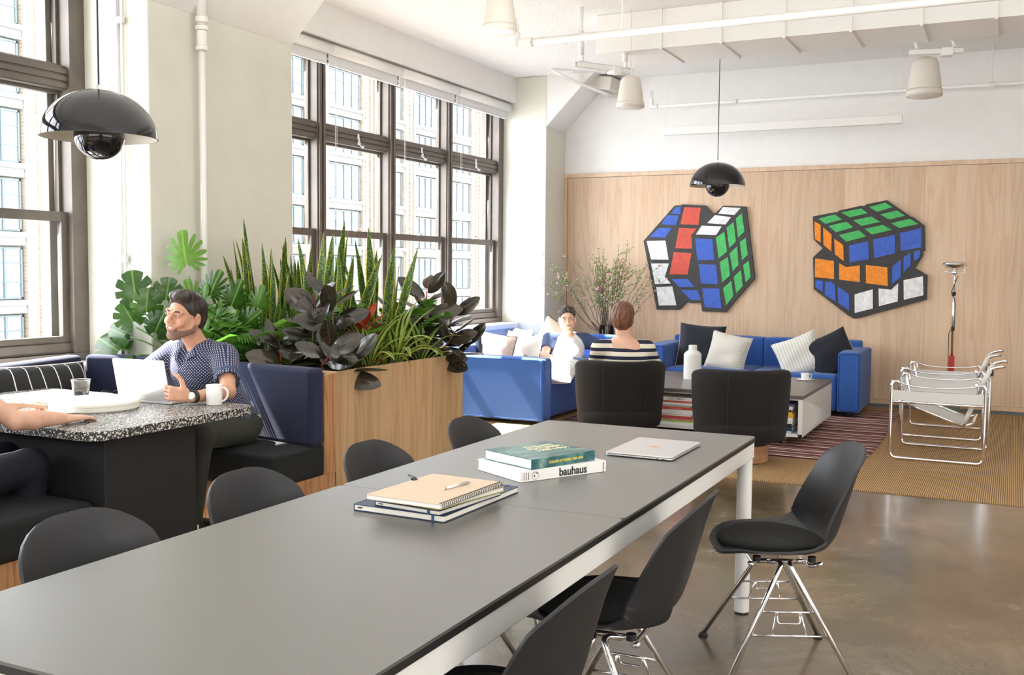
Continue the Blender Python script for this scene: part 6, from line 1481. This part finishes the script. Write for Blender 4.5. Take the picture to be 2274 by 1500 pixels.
# ---------- seated man on the window sofa
o_ = V3((-3.98, 9.45, .43))
man3 = thing('person', 'curly dark-haired man in navy and white raglan shirt on window sofa', 'person', o_)
HM3 = headM((-3.975, 9.40, .935), (.42, -.91, .02), (-.10, 0, 1)); hs3 = 1.04
F = Field((-4.50, 8.85, .42), (-3.30, 9.75, 1.09), .0055)
rt = V3((.90, .43, 0)); nb3 = V3((-4.00, 9.46, .765)); headprims(F, HM3, hs3, nb3, .053)
sl3, sr3 = nb3-rt*.175+V3((0, 0, -.045)), nb3+rt*.175+V3((0, 0, -.045))
F.ell(nb3+V3((0, 0, -.08)), (.15, .09, .12), None, .02)
el3, wl3 = V3((-4.11, 9.15, .585)), V3((-3.93, 9.02, .53)); er3, wr3 = V3((-3.64, 9.62, .665)), V3((-3.42, 9.68, .70))
F.chain([sl3, sl3.lerp(el3, .5), el3], [.05, .047, .038], .02).chain([el3, el3.lerp(wl3, .35), wl3], [.040, .040, .026], .015)
F.chain([sr3, sr3.lerp(er3, .5), er3], [.05, .047, .038], .02).chain([er3, er3.lerp(wr3, .35), wr3], [.040, .040, .026], .015)
hand(F, wl3, (.75, -.5, -.15), (0, .2, -1), (.4, .6, 0), .4, 1.0, .5); hand(F, wr3, (1, .2, -.1), (0, 0, -1), (0, -1, 0), .3, 1.0, .4)
F.build('body', M_skin2, man3, 1, o_)
rc_ = random.Random(3); curls_ = []
for k in range(150):
    a = rc_.uniform(0, 2*PI); ph = rc_.uniform(0, 1.75); q_ = (.074*math.sin(ph)*math.cos(a), .016+.096*math.sin(ph)*math.sin(a), .046+.080*math.cos(ph))
    curls_.append((q_, (rc_.uniform(.011, .016),)*3, .003))
hair_field(HM3, hs3, .0042, [((0, .016, .044), (.077, .098, .082), .01), ((0, .06, .0), (.072, .060, .083), .02)]+curls_,
           ([-.13, -.085, -.060, -.035, -.010, .012, .03, .06, .12], [.096, .080, .060, .034, .0, .020, -.012, -.060, -.075]), M_hair3, man3, o_, wob=.001, freq=95)
face_bits(HM3, hs3, man3, o_, M_hair3)
F = Field((-4.50, 8.80, .40), (-3.45, 9.80, .86), .008)
F.ell(nb3+V3((0, 0, -.12)), (.185, .13, .15), None, .03).chain([nb3+V3((.01, -.02, -.13)), V3((-3.93, 9.30, .56)), V3((-3.90, 9.22, .53))], [.135, .145, .145], .05)
F.chain([nb3+V3((0, 0, -.045)), sl3], [.07, .066], .03).chain([nb3+V3((0, 0, -.045)), sr3], [.07, .066], .03)
F.cap(HM3.translation+V3((0, 0, -.13)), nb3+V3((.02, -.03, .03)), .07, .060, .006, True)
Pf = F.full(); F.F = F.F+.004*np.sin(Pf[..., 2]*60+Pf[..., 0]*45+3*np.sin(Pf[..., 1]*20))
sh3 = F.build('shirt', plain('white_jersey', (.78, .78, .80), .85, bmp=.2), man3, 2, o_)
F = Field((-4.50, 8.95, .50), (-3.45, 9.80, .84), .0075)
for a_, e_, q_ in ((sl3, el3, .60), (sr3, er3, .60)):
    F.chain([nb3.lerp(a_, .62)+V3((0, 0, -.012)), a_, a_.lerp(e_, q_)], [.078, .077, .066], .03); d_ = (e_-a_).normalized(); m_ = a_.lerp(e_, q_); F.cap(m_+d_*.06, m_+d_*.15, .08, .08, .002, True)
F.cap(HM3.translation+V3((0, 0, -.13)), nb3+V3((.02, -.03, .02)), .07, .072, .004, True)
M_ragl = plain('navy_raglan_jersey', (.045, .075, .17), .85, bmp=.2)
F.build('raglan_sleeves', M_ragl, sh3, 2, o_)
MB().tube([nb3+rt*.072*math.cos(a)+V3((.45, -.9, 0))*.066*math.sin(a)+V3((0, 0, .004-.022*math.sin(a)))-o_ for a in [2*PI*i/28 for i in range(28)]], .007, 8, closed=True).build('neck_rib', M_ragl, sh3, smooth=True)
F = Field((-4.15, 8.50, .05), (-3.35, 9.50, .66), .010)
F.ell((-3.93, 9.24, .50), (.18, .16, .09), None, .03).chain([(-3.88, 9.14, .50), (-3.55, 8.93, .53), (-3.50, 8.90, .10)], [.09, .07, .05], .03).chain([(-3.88, 9.32, .50), (-3.52, 9.22, .53), (-3.48, 9.20, .10)], [.09, .07, .05], .03)
F.build('jeans', M_denim, man3, 2, o_)
for x, y in ((-3.47, 8.88), (-3.45, 9.18)):
    F = Field((x-.1, y-.1, -.01), (x+.28, y+.1, .14), .007); F.chain([(x, y, .055), (x+.10, y-.02, .05), (x+.18, y-.04, .044)], [.042, .042, .034], .02); F.clip(lambda P: .016-P[..., 2], .002); F.build('shoe', M_black, man3, 1, o_)

# ---------- person in the striped top, seen from behind
o_ = V3((-2.80, 7.82, .44))
man4 = thing('person', 'auburn short-haired person in striped top seen from behind in barrel chair', 'person', o_)
HM4 = headM((-2.795, 7.755, 1.045), (-.22, .97, .02), (-.05, 0, 1)); hs4 = 1.06
nb4 = V3((-2.785, 7.735, .865)); r4 = V3((.92, .39, 0))
F = Field((-3.20, 7.45, .55), (-2.35, 8.20, 1.22), .0055)
headprims(F, HM4, hs4, nb4, .056)
F.ell(nb4+V3((0, 0, -.075)), (.155, .10, .11), None, .025).chain([nb4+V3((0, 0, -.02)), nb4-r4*.12+V3((0, 0, -.055))], [.06, .05], .03).chain([nb4+V3((0, 0, -.02)), nb4+r4*.12+V3((0, 0, -.055))], [.06, .05], .03)
sA, sB = nb4-r4*.185+V3((0, 0, -.065)), nb4+r4*.185+V3((0, 0, -.065)); eA, eB = sA+V3((-.10, .13, -.20)), sB+V3((.04, .16, -.20)); wA, wB = eA+V3((.02, .20, .02)), eB+V3((-.12, .18, .02))
for a_, e_, w2 in ((sA, eA, wA), (sB, eB, wB)): F.chain([a_, e_], [.05, .038], .02).chain([e_, w2], [.038, .026], .02)
hand(F, wA, (.2, 1, 0), (0, 0, -1), (1, 0, 0), .3); hand(F, wB, (-.5, .8, 0), (0, 0, -1), (-1, 0, 0), .3)
F.build('body', M_skin2, man4, 1, o_)
hair_field(HM4, hs4, .0045, [((0, .018, .042), (.086, .106, .088), .01), ((0, .056, -.01), (.080, .066, .082), .03), ((0, -.04, .09), (.06, .05, .03), .02)],
           ([-.13, -.085, -.060, -.03, .0, .012, .03, .06, .12], [.08, .07, .045, .0, -.03, -.035, -.055, -.085, -.100]), M_hair4, man4, o_, wob=.0032, freq=140)
face_bits(HM4, hs4, man4, o_, M_hair4)
F = Field((-3.22, 7.45, .42), (-2.33, 8.15, .90), .008)
F.ell(nb4+V3((0, .01, -.14)), (.20, .13, .13), None, .04).chain([nb4+V3((0, .01, -.16)), V3((-2.79, 7.80, .56))], [.14, .15], .05)
F.chain([nb4-r4*.10+V3((0, 0, -.045)), sA], [.060, .066], .03).chain([nb4+r4*.10+V3((0, 0, -.045)), sB], [.060, .066], .03).chain([sA, sA.lerp(eA, .75)], [.070, .066], .03).chain([sB, sB.lerp(eB, .75)], [.070, .066], .03)
F.ell(nb4+V3((0, 0, .055)), (.125, .125, .072), None, .012, True)
F.build('striped_top', M_breton, man4, 2, o_)
F = Field((-3.15, 7.60, .05), (-2.45, 8.62, .66), .010)
F.ell((-2.80, 7.84, .50), (.17, .14, .09), None, .03).chain([(-2.88, 7.9, .50), (-2.98, 8.28, .52), (-2.99, 8.30, .12)], [.085, .065, .045], .03).chain([(-2.72, 7.9, .50), (-2.74, 8.30, .52), (-2.74, 8.32, .12)], [.085, .065, .045], .03)
F.build('trousers', M_navytr, man4, 2, o_)
for x, y in ((-2.99, 8.30), (-2.74, 8.32)):
    F = Field((x-.1, y-.1, -.01), (x+.1, y+.10, .14), .007); F.chain([(x, y-.03, .055), (x, y+.03, .05)], [.040, .038], .02); F.clip(lambda P: .018-P[..., 2], .002); F.build('shoe', M_black, man4, 1, o_)
